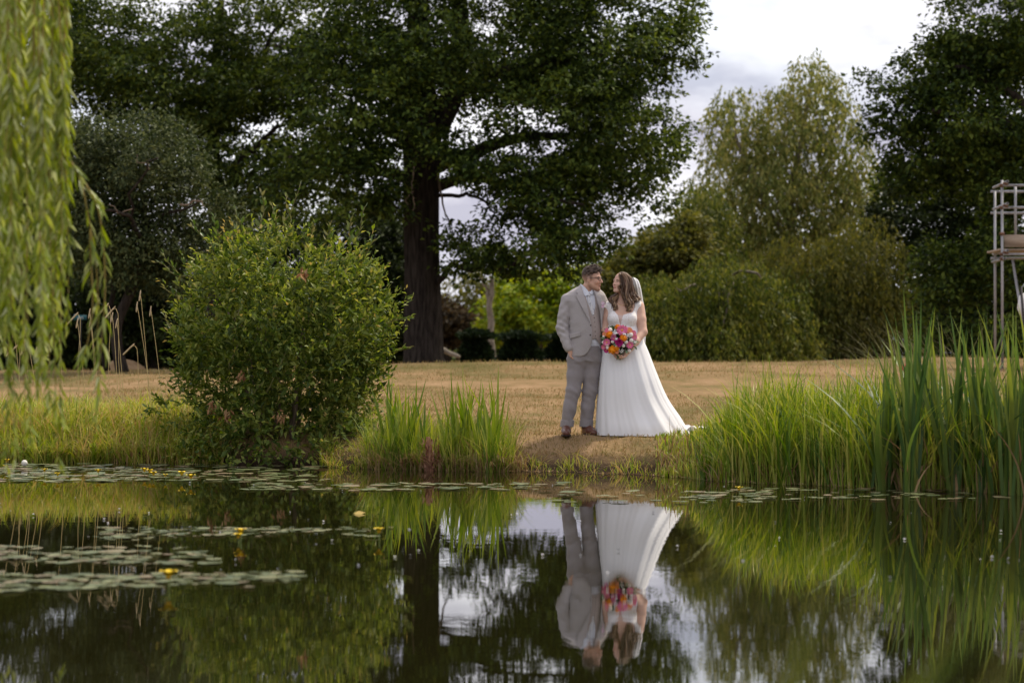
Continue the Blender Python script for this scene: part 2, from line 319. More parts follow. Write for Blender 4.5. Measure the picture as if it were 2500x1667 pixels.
# ------------------------------------------------------------------ trees
def in_blobs(blobs, n, shell, rng):
    w = np.array([b[3] * b[4] * b[5] * (b[6] if len(b) > 6 else 1) for b in blobs]); w = w / w.sum()
    k = rng.choice(len(blobs), n, p=w); B = np.array([b[:6] for b in blobs])[k]
    d = unit(rng.normal(size=(n, 3))); r = rng.uniform(0, 1, (n, 1)) ** shell
    return B[:, :3] + d * r * B[:, 3:6], d
def crown_broad(blobs, n_clump, per, cr, L, wr, rng, shell=0.22, flat=0.55, up=0.2, gate=-1.05):
    c, d = in_blobs(blobs, n_clump, shell, rng)
    f = np.sin(c[:, 0] * 1.5 + 1.4 * np.sin(c[:, 1] * .9)) + np.sin(c[:, 2] * 2.6 + 1.2 * np.sin(c[:, 0] * .8 + 1)) + np.sin(c[:, 1] * 1.7 + c[:, 2])      # boughs with pockets between them
    k = f > gate; c, d = c[k], d[k]; n_clump = len(c)
    cl = rng.uniform(0.55, 1.25, n_clump) * cr
    m = n_clump * per; k = np.repeat(np.arange(n_clump), per)
    o = unit(rng.normal(size=(m, 3))) * (rng.uniform(0, 1, (m, 1)) ** 0.45); o[:, 2] *= flat
    P = c[k] + o * cl[k][:, None]
    D = o * 0.9 + d[k] * 0.35 + rng.normal(size=(m, 3)) * 0.55 + np.array((0, 0, -0.25))
    nr = o * 0.5 + d[k] * 0.3 + np.array((0, 0, 0.9))
    return leaves(P, D, rng.uniform(.6, 1.25, m) * L, wr, 0.3, rng, nr)
def crown_weep(blobs, n_str, per, L, wr, rng, length=(1.0, 2.5), zmin=None, shell=0.25, sway=0.12):
    c, d = in_blobs(blobs, n_str, shell, rng)
    ln = rng.uniform(*length, n_str)
    k = np.repeat(np.arange(n_str), per); m = n_str * per; t = rng.uniform(0, 1, m)
    out = d.copy(); out[:, 2] = 0
    P = c[k] + out[k] * (0.35 * (1 - (1 - t) ** 2) * ln[k])[:, None]
    P[:, 2] -= t ** 1.15 * ln[k]
    P += np.sin(t[:, None] * 5 + k[:, None] * np.array((1.3, 2.1, 0))) * sway * np.array((1, 1, 0)) + rng.normal(0, 0.045, (m, 3))
    if zmin is not None:
        keep = P[:, 2] > zmin + rng.uniform(0, .3, m); P, k = P[keep], k[keep]; m = len(P)
    D = np.array((0, 0, -1.0)) + rng.normal(size=(m, 3)) * 0.42 + out[k] * 0.2
    return leaves(P, D, rng.uniform(.6, 1.3, m) * L, wr, 0.2, rng)

def pxblob(Y, lst):
    """blob list (px, py, rx px, ry px, depth offset m, depth radius m[, weight]) of a tree standing Y metres away"""
    o = []
    for q in lst:
        y = Y + q[4]; c = W(q[0], q[1], y); s = y / FPX
        o.append((c[0], c[1], c[2], q[2] * s, q[5], q[3] * s, q[6] if len(q) > 6 else 1))
    return o
def branch(pts, r0, r1, n=14, k=8, seed=0, amp=0.06):
    P = wobble(spline(pts, n), amp, seed); r = r1 + (r0 - r1) * (1 - np.linspace(0, 1, n)) ** 0.85
    return tube(P, r, k)
def tree(name, base, label, trunk, limbs, crown, leafmat, bark, group=None, twigs=None, cat='tree'):
    """trunk / limbs: (points, r0, r1); crown: (V, F)"""
    t = thing(name, base, label, cat, group)
    P = spline(trunk[0], 22); r = np.interp(np.linspace(0, 1, 22), np.linspace(0, 1, len(trunk[1])), trunk[1])
    V, Fs = tube(P, r, 20)
    ang = np.arctan2(V[:, 1] - np.repeat(P[:, 1], 20), V[:, 0] - np.repeat(P[:, 0], 20))
    V[:, :2] += ((V - np.repeat(P, 20, 0))[:, :2]) * (0.05 * np.sin(ang * 5 + V[:, 2]) + 0.03 * np.sin(ang * 9 - V[:, 2] * 2))[:, None]
    part('trunk', t, V, Fs, bark, True)
    for i, (pts, r0, r1) in enumerate(limbs):
        V, Fs = branch(pts, r0, r1, seed=i + len(name)); part('limb', t, V, Fs, bark, True)
    for i, (pts, r0, r1) in enumerate(twigs or []):
        V, Fs = branch(pts, r0, r1, k=6, seed=i + 50, amp=0.05); part('bare_twig', t, V, Fs, M['bark_dead'], True)
    part('crown', t, crown[0], crown[1], leafmat)
    return t
def sub(a, *pp, Y=55): return [W(px, py, Y + dy) for px, py, dy in pp]
def L3(Y, *pp): return [W(px, py, Y + dy) for px, py, dy in pp]

rg = np.random.default_rng
# the great oak behind the couple
Y = 55; b0 = W(1032, 892, Y); b0[2] = gz(b0[0], Y) - 0.1
oak_b = pxblob(Y, [(1130, 60, 400, 210, 0, 3.6), (1480, 90, 240, 230, 0, 3.2), (1380, 300, 280, 150, -1, 2.8), (1540, 330, 150, 190, 0, 2.4), (1600, 490, 85, 55, -.5, 1.2, 1.4),
                   (1300, 590, 210, 95, -1.2, 1.9), (1440, 520, 160, 110, 0, 2.0), (870, 230, 200, 190, -1, 3), (800, 430, 190, 140, -1, 2.4), (930, 420, 90, 120, -2, 1.2), (1180, 640, 100, 45, -1, 1.0, 1.6), (1290, 640, 110, 45, -1.3, 1.2, 1.6), (1360, 600, 90, 60, -1.5, 1.2, 1.4),
                   (1130, 330, 130, 90, -2.2, 1.0), (1050, -260, 600, 240, 0, 5.0, .35), (1500, -250, 300, 200, 0, 4, .3), (1640, 60, 90, 120, 0, 1.5), (1190, 575, 120, 75, -1.6, 1.3, 1.2), (1260, 430, 130, 75, -1.5, 1.4), (1110, 385, 60, 45, -1.5, .8), (1190, 415, 110, 42, -2.6, .8, 1.8), (1300, 470, 90, 50, -2.4, .9, 1.6), (1100, 600, 55, 50, -1.6, .7, 1.5), (1250, 545, 120, 60, -2, 1.0, 1.3), (1115, 545, 45, 28, -1.6, .5, 1.6), (970, 330, 70, 60, -2.6, .8, 1.3), (950, 500, 60, 70, -1.8, .8), (1390, 440, 120, 90, -.5, 1.6), (1010, 200, 150, 130, -2.5, 1.2)])
cr = crown_broad(oak_b, 4200, 40, 0.44, 0.125, 0.62, rg(1), shell=0.36, flat=0.42)
limbs = [(L3(Y, (1045, 465, 0), (1130, 436, -.3), (1210, 440, -.8), (1300, 475, -1.4), (1420, 500, -1.8)), .15, .03),
         (L3(Y, (1050, 480, -.2), (1120, 476, -.6), (1165, 478, -1), (1205, 520, -1.3)), .055, .02),
         (L3(Y, (1030, 410, 0), (985, 345, -.6), (930, 300, -1.2), (850, 280, -1.8)), .17, .04),
         (L3(Y, (1060, 330, 0), (1105, 220, 0), (1122, 80, .2), (1130, -160, .3)), .30, .14),
         (L3(Y, (1065, 400, 0), (1200, 360, .5), (1350, 330, .8), (1520, 330, 1)), .19, .04),
         (L3(Y, (1040, 300, 0), (1180, 190, -.4), (1300, 160, -.8), (1480, 130, -1)), .16, .04),
         (L3(Y, (1020, 260, 0), (930, 160, .4), (800, 120, .8), (680, 110, 1)), .17, .04),
         (L3(Y, (1065, 690, -.2), (1110, 650, -.6), (1180, 660, -1), (1260, 640, -1.5)), .08, .025),
         (L3(Y, (1030, 440, .2), (930, 420, 1), (800, 400, 1.5), (700, 380, 2)), .16, .04)]
twigs = [(L3(Y, (1008, 395, -2), (1012, 440, -2.1), (1003, 480, -2.1), (1012, 515, -2.2)), .022, .008), (L3(Y, (1006, 450, -2.1), (998, 485, -2.2), (992, 500, -2.2)), .014, .006),
         (L3(Y, (1070, 430, -.6), (1078, 480, -.8), (1090, 530, -1), (1105, 560, -1)), .03, .008), (L3(Y, (1112, 392, -1.2), (1124, 420, -1.3), (1130, 470, -1.3)), .022, .008)]
tree('oak_tree', b0, 'great dark oak with thick straight trunk towering behind the couple', (L3(Y, (1034, 905, 0), (1033, 860, 0), (1031, 700, 0), (1030, 520, 0), (1030, 330, 0), (1022, 100, 0), (1018, -250, 0)), [.56, .455, .41, .40, .43, .27, .14]), limbs, cr, M['leaf_oak'], M['bark_oak'], 'dark broadleaf trees', twigs)

# lime tree filling the top left
Y = 60; b0 = W(520, 900, Y); b0[2] = gz(b0[0], Y) - 0.1
bl = pxblob(Y, [(200, 120, 260, 170, 0, 3), (420, 180, 260, 170, -1, 3), (640, 100, 220, 190, 0, 3), (620, 330, 210, 170, -1, 2.4), (330, 330, 200, 140, -1, 2), (730, 500, 160, 120, 0, 2), (-60, 250, 200, 250, 0, 3, .6), (450, -180, 500, 150, 0, 4, .35), (780, 220, 120, 180, 0.5, 2), (20, 440, 170, 110, 0, 2), (-120, 330, 150, 150, 0, 2.5), (520, 330, 90, 200, -2.5, 1.0, 1.6), (560, 500, 110, 90, -1.5, 1.3)])
cr = crown_broad(bl, 3300, 38, 0.44, 0.13, 0.6, rg(2), shell=0.36, flat=.45)
tree('lime_tree', b0, 'tall mid green tree with sky glints behind the willow strands', (L3(Y, (520, 910, 0), (518, 800, 0), (530, 600, 0), (520, 300, 0), (540, 0, 0)), [.36, .27, .2, .14, .08]),
     [(L3(Y, (525, 500, 0), (600, 380, -.6), (700, 300, -1)), .14, .03), (L3(Y, (522, 420, 0), (420, 300, -.6), (300, 220, -1)), .13, .03), (L3(Y, (520, 330, 0), (620, 180, 0), (680, 60, 0)), .11, .03)], cr, M['leaf_lime'], M['bark_oak'], 'dark broadleaf trees')

# grey-green tree with bare twisted branches
Y = 46; b0 = W(330, 905, Y); b0[2] = gz(b0[0], Y) - 0.05
bl = pxblob(Y, [(330, 390, 170, 120, 0, 1.6), (230, 520, 110, 160, 0, 1.3), (430, 500, 140, 110, -.4, 1.4), (540, 560, 80, 90, 0, 1.1), (330, 600, 160, 110, 0, 1.4), (450, 660, 110, 70, 0, 1), (150, 420, 120, 150, 0.5, 1.3)])
cr = crown_broad(bl, 1350, 34, 0.34, 0.10, 0.5, rg(3), shell=0.33, flat=0.8)
tree('goat_willow_tree', b0, 'smaller grey green tree with bare crooked branches left of the bush', (L3(Y, (300, 915, 0), (285, 800, 0), (340, 660, 0), (352, 560, 0), (340, 420, 0)), [.13, .10, .085, .06, .03]),
     [(L3(Y, (262, 905, .2), (255, 800, .2), (270, 700, .3), (240, 600, .4)), .07, .03), (L3(Y, (345, 600, -.4), (330, 540, -1.2), (290, 520, -1.5), (252, 515, -1.6)), .05, .02),
      (L3(Y, (330, 560, -.5), (310, 480, -1.4), (365, 412, -1.7), (372, 385, -1.7)), .03, .012), (L3(Y, (352, 560, 0), (420, 520, -.8), (480, 490, -1.2)), .04, .015)], cr, M['leaf_grey'], M['bark_oak'], 'dark broadleaf trees',
     [(L3(Y, (322, 510, -1.4), (290, 520, -1.6), (268, 500, -1.7)), .014, .005), (L3(Y, (365, 412, -1.7), (345, 400, -1.7), (330, 380, -1.7)), .012, .005), (L3(Y, (440, 500, -1.4), (480, 492, -1.5), (500, 500, -1.5)), .02, .006)])

# dark thicket behind the bush
def shrub(name, label, Y, blobs, mat, nc, per, crad, L, seed, group=None, weep=None, wr=0.6, stem=M['bark_oak'], cat='shrub', shell=0.3):
    bl = pxblob(Y, blobs); c = np.mean([q[:3] for q in bl], 0); b0 = np.array((c[0], Y, gz(c[0], Y) - 0.05))
    t = thing(name, b0, label, cat, group)
    if weep: cr = crown_weep(bl, nc, per, L, wr, rg(seed), weep, zmin=b0[2] - .05, shell=shell)
    else:
        cr = crown_broad(bl, nc, per, crad, L, wr, rg(seed), shell=shell, gate=-9)
    part('crown', t, cr[0], cr[1], mat)
    q = rg(seed + 100)
    for i in range(3):
        e = c + q.normal(0, .35, 3); V, Fs = branch([b0 + q.normal(0, .12, 3) * (1, 1, 0), (b0 + e) / 2 + q.normal(0, .15, 3), e], .09, .03, seed=seed + i)
        part('stem', t, V, Fs, stem, True)
    return t
g1 = 'dark shrubs under the tall trees'
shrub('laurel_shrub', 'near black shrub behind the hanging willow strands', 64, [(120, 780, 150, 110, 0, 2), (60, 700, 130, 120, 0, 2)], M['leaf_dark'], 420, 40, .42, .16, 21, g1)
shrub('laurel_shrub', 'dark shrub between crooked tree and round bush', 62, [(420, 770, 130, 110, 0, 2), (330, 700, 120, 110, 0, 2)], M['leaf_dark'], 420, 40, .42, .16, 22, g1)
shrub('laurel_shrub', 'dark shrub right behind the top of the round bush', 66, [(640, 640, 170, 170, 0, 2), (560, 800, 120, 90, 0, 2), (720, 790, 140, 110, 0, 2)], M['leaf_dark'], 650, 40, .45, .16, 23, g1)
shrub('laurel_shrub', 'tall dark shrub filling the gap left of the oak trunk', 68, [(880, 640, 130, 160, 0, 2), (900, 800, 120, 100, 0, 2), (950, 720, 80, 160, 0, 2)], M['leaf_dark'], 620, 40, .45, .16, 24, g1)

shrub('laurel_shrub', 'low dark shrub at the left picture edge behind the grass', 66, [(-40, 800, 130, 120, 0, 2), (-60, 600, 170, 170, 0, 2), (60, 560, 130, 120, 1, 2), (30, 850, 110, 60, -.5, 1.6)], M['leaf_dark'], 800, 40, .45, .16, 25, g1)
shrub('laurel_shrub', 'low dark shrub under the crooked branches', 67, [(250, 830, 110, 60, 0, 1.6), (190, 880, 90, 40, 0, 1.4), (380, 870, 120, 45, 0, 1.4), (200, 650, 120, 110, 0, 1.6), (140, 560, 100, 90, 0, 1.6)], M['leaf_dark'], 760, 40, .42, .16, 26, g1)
# distant garden seen under the oak
shrub('acer_tree', 'bright yellow green tree glowing under the oak behind the groom', 92, [(1290, 740, 110, 70, 0, 2), (1335, 790, 90, 50, -.5, 1.6), (1230, 795, 60, 50, 0, 1.4), (1410, 720, 90, 80, 0, 1.8), (1250, 690, 55, 45, 0, 1), (1440, 790, 70, 60, 0, 1.6)], M['leaf_yellowgreen'], 560, 40, .45, .2, 31, None, cat='tree', stem=M['bark_pale'])
shrub('copper_beech', 'dark purple leaved shrub beside the oak trunk', 98, [(1105, 800, 50, 45, 0, 1.4), (1085, 770, 30, 40, 0, 1)], M['leaf_copper'], 200, 36, .4, .2, 32)
shrub('pale_tree', 'thin pale distant tree with sky showing through right of the oak trunk', 105, [(1120, 720, 70, 60, 0, 2), (1180, 700, 60, 50, 0, 2), (1140, 780, 60, 50, 0, 2, 1.6)], M['leaf_olive'], 150, 22, .5, .2, 33, cat='tree', stem=M['bark_pale'])
t = thing('forked_tree', W(1195, 900, 88), 'grey forked trunk between the purple shrub and the yellow green tree', 'tree')
V, Fs = branch(L3(88, (1205, 900, 0), (1198, 800, 0), (1196, 740, 0), (1203, 680, 0)), .14, .09); part('trunk', t, V, Fs, M['bark_pale'], True)
V, Fs = branch(L3(88, (1196, 745, 0), (1186, 700, 0), (1172, 678, 0)), .08, .04); part('limb', t, V, Fs, M['bark_pale'], True)
cr = crown_broad(pxblob(88, [(1200, 630, 60, 28, 0, 1.2)]), 45, 30, .4, .17, .6, rg(37)); part('crown', t, cr[0], cr[1], M['leaf_lime'])
V, Fs = branch(L3(78, (1070, 848, 0), (1090, 858, 0), (1122, 872, -.3)), .10, .06, amp=.02)
solo('fallen_branch', V, Fs, M['bark_pale'], 'pale bare branch slanting to the ground beside the oak trunk', 'branch', smooth=True)

def hedge(label, px0, px1, py, Y, seed, dome):
    a, b_ = W(px0, py, Y), W(px1, py, Y); z0 = gz(a[0], Y) - .1; c = (a + b_) / 2; rx = (b_[0] - a[0]) / 2; h = a[2] - z0
    t = thing('clipped_hedge', (c[0], Y, z0), label, 'hedge', 'clipped dark hedges under the oak')
    q = rg(seed); n = 5200
    th = q.uniform(0, 2 * math.pi, n); u = q.uniform(0, 1, n)
    e = 0.9 if dome else 0.45
    w = np.clip(1 - u ** (2.2 if dome else 7), 0.03, 1) ** e
    top = q.uniform(size=n) < .25; rr = np.where(top, np.sqrt(q.uniform(size=n)), 1)
    uu = np.where(top, 0.9 + .1 * (1 - rr ** 2) if dome else .985, u); ww = np.where(top, rr * w, w)
    P = np.stack((c[0] + rx * ww * np.cos(th), Y + min(rx, 1.3) * ww * np.sin(th), z0 + h * uu), -1) + q.normal(0, .035, (n, 3))
    D = np.stack((np.cos(th), np.sin(th), .6 + 0 * th), -1) + q.normal(0, .6, (n, 3))
    V, Fs = leaves(P, D, q.uniform(.1, .2, n), .6, .2, q); part('foliage', t, V, Fs, M['leaf_hedge'], kind='stuff')
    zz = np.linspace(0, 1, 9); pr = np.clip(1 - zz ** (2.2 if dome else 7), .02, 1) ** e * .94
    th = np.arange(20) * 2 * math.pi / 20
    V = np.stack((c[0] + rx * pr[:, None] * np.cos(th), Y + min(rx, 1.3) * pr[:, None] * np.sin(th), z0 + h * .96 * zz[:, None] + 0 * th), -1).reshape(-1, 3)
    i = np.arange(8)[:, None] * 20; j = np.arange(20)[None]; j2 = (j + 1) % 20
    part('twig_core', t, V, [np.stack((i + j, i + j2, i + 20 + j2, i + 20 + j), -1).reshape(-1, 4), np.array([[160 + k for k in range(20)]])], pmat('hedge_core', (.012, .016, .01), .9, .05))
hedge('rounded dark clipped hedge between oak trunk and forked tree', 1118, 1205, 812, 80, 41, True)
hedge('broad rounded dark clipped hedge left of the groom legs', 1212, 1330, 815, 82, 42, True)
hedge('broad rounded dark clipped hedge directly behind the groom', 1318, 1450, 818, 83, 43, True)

# right of the couple: birch, weeping willows, shrubs, second oak
Y = 76; b0 = W(1960, 900, Y); b0[2] = gz(b0[0], Y) - .05
bl = pxblob(Y, [(1985, 165, 60, 50, 0, 1.1), (2010, 240, 80, 60, .3, 1.2), (1915, 235, 60, 45, 0, 1.1), (1950, 320, 90, 60, -.4, 1.3), (1800, 255, 60, 55, 0, 1.1), (1840, 340, 90, 60, .3, 1.3), (1770, 370, 60, 60, 0, 1.1), (2060, 340, 60, 70, 0, 1.2), (1890, 420, 110, 60, -.5, 1.5), (2020, 430, 100, 60, .4, 1.4), (2110, 440, 70, 70, 0, 1.3), (1780, 470, 80, 55, -.3, 1.2), (1700, 460, 55, 50, 0, 1.0), (1930, 520, 120, 60, .3, 1.6), (2070, 540, 100, 60, 0, 1.5), (1820, 560, 110, 60, 0, 1.5), (1690, 560, 70, 60, .3, 1.1), (1940, 610, 120, 50, 0, 1.6)])
cr = crown_weep(bl, 2100, 22, .15, .42, rg(51), (.5, 1.6), shell=.4, sway=.1)
tree('birch_tree', b0, 'tall airy yellow green birch against the pale sky', (L3(Y, (1950, 905, 0), (1945, 700, 0), (1930, 500, 0), (1965, 300, 0), (1985, 160, 0)), [.2, .16, .12, .07, .02]),
     [(L3(Y, (1940, 620, 0), (1860, 480, -.3), (1800, 340, -.4), (1790, 250, -.4)), .09, .02), (L3(Y, (1935, 540, 0), (2010, 430, 0), (2050, 300, 0)), .08, .02), (L3(Y, (1940, 650, 0), (1840, 560, 0), (1750, 470, 0)), .07, .02), (L3(Y, (1940, 600, 0), (2040, 540, 0), (2090, 430, 0)), .06, .02)], cr, M['leaf_birch'], M['bark_pale'])
g2 = 'weeping trees behind the lawn on the right'
def willow_far(label, base_px, Y, blobs, mat, seed, nstr, limbs, weep=(.9, 2.6)):
    b0 = W(base_px, 890, Y); b0[2] = gz(b0[0], Y) - .05
    cr = crown_weep(pxblob(Y, blobs), nstr, 26, .15, .32, rg(seed), weep, zmin=b0[2], shell=.33, sway=.08)
    tree('weeping_willow', b0, label, (L3(Y, (base_px, 900, 0), (base_px - 6, 800, 0), (base_px + 8, 700, 0)), [.25, .2, .13]), limbs, cr, mat, M['bark_pale'], g2)
willow_far('green weeping willow mound directly right of the bride', 1760, 64, [(1760, 655, 90, 45, 0, 1.6), (1700, 700, 130, 50, .5, 2), (1640, 750, 100, 50, 0, 1.8), (1840, 690, 70, 60, 0, 1.6), (1900, 740, 90, 60, .5, 1.8), (1700, 800, 190, 55, -.6, 2), (1560, 780, 80, 70, .5, 1.5), (1860, 810, 120, 50, 0, 1.6), (1600, 690, 60, 40, 1, 1.4), (1950, 690, 80, 60, 1.5, 1.5)], M['leaf_willow_far'], 52, 2300,
           [(L3(64, (1765, 760, 0), (1790, 690, -.4), (1820, 660, -1.0), (1870, 680, -1.2)), .06, .02), (L3(64, (1760, 770, 0), (1710, 700, -.6), (1650, 710, -1.1)), .05, .02), (L3(64, (1790, 690, -1.0), (1772, 750, -1.5), (1765, 820, -1.7)), .035, .015)])
willow_far('olive weeping tree between green willow and dark right oak', 2060, 66, [(1960, 610, 100, 60, .5, 1.6), (2040, 640, 110, 70, 0, 1.8), (2120, 600, 90, 90, 0, 1.8), (2000, 740, 120, 70, 0, 1.8), (2120, 740, 120, 80, 0, 1.8), (2060, 820, 190, 50, 0, 1.8)], M['leaf_olive'], 53, 1700, [(L3(66, (2062, 760, 0), (2100, 660, -.4), (2150, 590, -.5)), .07, .03)])
shrub('mixed_shrub', 'bronze and olive shrub behind the bride', 70, [(1640, 620, 90, 80, 0, 1.8), (1560, 680, 90, 80, 0, 1.8), (1510, 720, 60, 80, 0, 1.8), (1680, 560, 50, 50, 0, 1.2)], M['leaf_olive'], 460, 40, .42, .17, 54, cat='shrub')
shrub('slender_tree', 'thin olive drooping tree between bride and birch', 73, [(1720, 520, 70, 90, 0, 1.4), (1740, 610, 70, 70, 0, 1.4), (1670, 600, 60, 60, -1, 1.2), (1800, 640, 80, 60, 0, 1.4)], M['leaf_willow_far'], 520, 24, .4, .15, 55, None, (.6, 1.6), .35, cat='tree')
shrub('hazel_shrub', 'dark green shrub standing behind the couple', 72, [(1500, 790, 80, 90, 0, 1.6), (1570, 800, 80, 90, 0, 1.8), (1480, 690, 60, 50, 0, 1.2)], M['leaf_lime'], 420, 40, .42, .16, 56)
Y = 56; b0 = W(2560, 900, Y); b0[2] = gz(b0[0], Y) - .1
bl = pxblob(Y, [(2400, 90, 150, 120, 0, 2.4), (2330, 180, 150, 90, 0, 2), (2220, 270, 100, 60, -.5, 1.3), (2170, 330, 75, 40, -.5, 1), (2390, 300, 170, 90, -.5, 2.2), (2450, 430, 150, 110, 0, 2.2), (2280, 370, 120, 60, 0, 1.6), (2130, 205, 42, 30, 0, .6, 1.5), (2460, 620, 130, 150, 0, 2.2), (2330, 660, 110, 100, .5, 1.8), (2380, 800, 160, 80, .5, 2), (2600, 200, 200, 300, 0, 3, .4), (2450, -120, 250, 120, 0, 3, .4), (2230, 430, 90, 60, 1, 1.4)])
cr = crown_broad(bl, 2400, 38, .40, .135, .62, rg(57), shell=.34)
tree('oak_tree', b0, 'dark spreading oak at the far right edge behind the scaffold', (L3(Y, (2560, 910, 0), (2555, 750, 0), (2560, 500, 0), (2550, 200, 0)), [.5, .42, .36, .2]),
     [(L3(Y, (2555, 420, 0), (2450, 300, -.5), (2360, 285, -1), (2270, 270, -1.2)), .15, .04), (L3(Y, (2555, 330, 0), (2480, 240, -.8), (2400, 190, -1), (2330, 160, -1.2)), .14, .04), (L3(Y, (2550, 180, 0), (2500, 20, 0), (2440, -60, 0)), .12, .05), (L3(Y, (2555, 400, 0), (2440, 330, -1), (2340, 320, -1.3)), .08, .02)], cr, M['leaf_oak'], M['bark_oak'], 'dark broadleaf trees')
shrub('laurel_shrub', 'dark shrub under the right oak behind the tall reeds', 68, [(2280, 760, 150, 110, 0, 2), (2430, 700, 130, 160, 0, 2), (2240, 560, 130, 120, 0, 2), (2380, 480, 120, 120, 0, 2), (2500, 800, 100, 90, 0, 2)], M['leaf_dark'], 900, 40, .45, .16, 58, g1)
nu, nv = 40, 10; U, Vv = np.meshgrid(np.linspace(-1, 1, nu), np.linspace(-1, 1, nv), indexing='ij'); c = W(300, 868, 58)
V = np.stack((c[0] + U * .8, 58 + Vv * 1.2, gz(c[0] + U * .8, 58 + Vv * 1.2) - .05 + np.clip(1 - U ** 2, 0, 1) ** .8 * np.clip(1 - Vv ** 2, 0, 1) * .9 * (c[2] + .05 - gz(c[0], 58))), -1).reshape(-1, 3)
ii = (np.arange(nu - 1)[:, None] * nv + np.arange(nv - 1)[None]).ravel(); solo('sandy_mound', V, np.stack((ii, ii + nv, ii + nv + 1, ii + 1), -1), add_noise(pmat('sand', (.36, .24, .14), .95, .05), [(.26, .17, .09), (.4, .27, .16)], 4, bump=.4), 'low sandy mound lit under the dark trees', None, kind='structure', smooth=True)
# far woodland closing the horizon
q = rg(61)
for k, (lab, px, w, h) in enumerate((('far hedgerow tree behind the thicket on the left', -150, 500, 130), ('far hedgerow tree low behind the oak trunk', 900, 420, 70), ('far hedgerow tree low behind the hedges', 1330, 330, 90), ('far hedgerow tree behind the weeping willow', 1850, 420, 130), ('far hedgerow tree behind the scaffold', 2500, 450, 150))):
    shrub('hedgerow_tree', lab, 125 + 4 * k, [(px, 870 - h * .45, w * .55, h * .6, 0, 3), (px - w * .3, 880 - h * .3, w * .35, h * .5, 1, 3), (px + w * .3, 880 - h * .3, w * .35, h * .5, 1, 3)], M['leaf_lime'], 420, 30, .9, .34, 62 + k, 'far hedgerow trees', cat='tree', shell=.4)
# ------------------------------------------------------------------ round bush on the bank
def one_leaf(name, mat, wr=.45, bend=.2):
    """single leaf, 1 m long along +X, for placing one by one"""
    t = np.array([0, .18, .45, .75, 1]); w = np.array([.05, .75, 1, .62, 0]) * wr / 2; z = bend * (t - t * t) + 0
    V = [(0, 0, 0)]; rows = []
    V = np.concatenate([np.stack((t, w, z + w * .35), -1), np.stack((t, 0 * t, z - .02), -1), np.stack((t, -w, z + w * .35), -1)])
    Q = [[i, i + 1, 5 + i + 1, 5 + i] for i in range(4)] + [[5 + i, 5 + i + 1, 10 + i + 1, 10 + i] for i in range(4)]
    return raw_mesh(name, V, np.array(Q), mat)
def place_leaf(parent, me, P, D, L, rng, name='leaf'):
    o = bpy.data.objects.new(name, me); col.objects.link(o); o.parent = parent
    d = Vector(D).normalized(); q = Vector(rng.normal(0, .5, 3) + np.array((0, 0, 1.0)))
    y = q.cross(d).normalized(); z = d.cross(y)
    m = Matrix((d, y, z)).transposed().to_4x4()
    o.matrix_basis = Matrix.Translation(Vector(np.asarray(P) - ORG[parent.name])) @ m @ Matrix.Scale(float(L), 4)
    return o

q = rg(71); YB = 26.2; cb = W(688, 822, YB); bz = float(gz(cb[0], YB))
bush = thing('round_bush', (cb[0], YB, bz), 'big round leafy green bush at the water edge with upright shoots', 'bush')
bb = [(cb[0], YB, cb[2], 1.10, 1.05, 1.02, 1.0), (cb[0] - .05, YB, cb[2] - .62, 1.06, .95, .85, .9), (cb[0] + .2, YB - .05, cb[2] + .1, .95, .95, .85, .5), (cb[0] - .75, YB + .1, cb[2] - .75, .65, .6, .5, .3), (cb[0] - .05, YB - .28, cb[2] - 1.08, 1.0, .85, .42, .75), (cb[0] - .2, YB, cb[2] + .55, .7, .7, .62, .3), (cb[0] + .78, YB - .2, cb[2] + .22, .40, .5, .42, .25), (cb[0] + .55, YB - .1, cb[2] + .75, .42, .45, .38, .25), (cb[0] - .78, YB - .1, cb[2] + .45, .40, .45, .42, .22), (cb[0] - .95, YB, cb[2] - .25, .36, .4, .4, .2), (cb[0] + .86, YB, cb[2] - .35, .32, .4, .36, .2)]
nt_, per = 4400, 9
c, d = in_blobs(bb, nt_, 0.16, q)
c += np.sin(c[:, [1, 2, 0]] * 4.1 + 1.0) * .05
f_ = np.sin(c[:, 0] * 6.5 + 1.5 * np.sin(c[:, 2] * 4)) + np.sin(c[:, 2] * 7.5 + 1.4 * np.sin(c[:, 0] * 5 + 1)) + np.sin(c[:, 1] * 6 + c[:, 2] * 4)
keep = (c[:, 2] > .04) & (f_ > -1.45 + .5 * np.clip(c[:, 2] - 1.2, 0, 1)); c, d = c[keep], d[keep]; nt_ = len(c)
ax = unit(d * .7 + np.array((0, 0, 1.0)) * np.interp(c[:, 2], (.05, .5, .9), (-.35, .1, .75))[:, None] + q.normal(0, .38, (nt_, 3))); ln = q.uniform(.14, .34, nt_)
k = np.repeat(np.arange(nt_), per); tt = np.tile(np.linspace(.05, 1, per), nt_); m_ = len(k)
P = c[k] + ax[k] * (ln[k] * tt)[:, None]
D = ax[k] * (.45 + .7 * tt[:, None]) + unit(q.normal(size=(m_, 3))) * .95
Ll = q.uniform(.045, .115, m_) * (1.15 - .5 * tt)
zt = (P[:, 2] - cb[2]) / 1.3
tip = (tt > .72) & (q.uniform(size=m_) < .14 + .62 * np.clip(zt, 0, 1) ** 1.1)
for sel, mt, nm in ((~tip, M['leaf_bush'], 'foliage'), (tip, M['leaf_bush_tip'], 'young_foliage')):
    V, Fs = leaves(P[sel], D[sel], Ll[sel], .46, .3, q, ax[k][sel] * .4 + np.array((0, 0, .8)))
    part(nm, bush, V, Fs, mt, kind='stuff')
st = [tube(wobble(spline([(cb[0] + a, YB + b_, bz - .05), (cb[0] + a * 1.6, YB + b_ * 1.4, bz + .6), (cb[0] + a * 2.6, YB + b_ * 2, bz + 1.35)], 8), .04, i), np.linspace(.03, .01, 8), 6) for i, (a, b_) in enumerate(q.normal(0, .16, (9, 2)))]
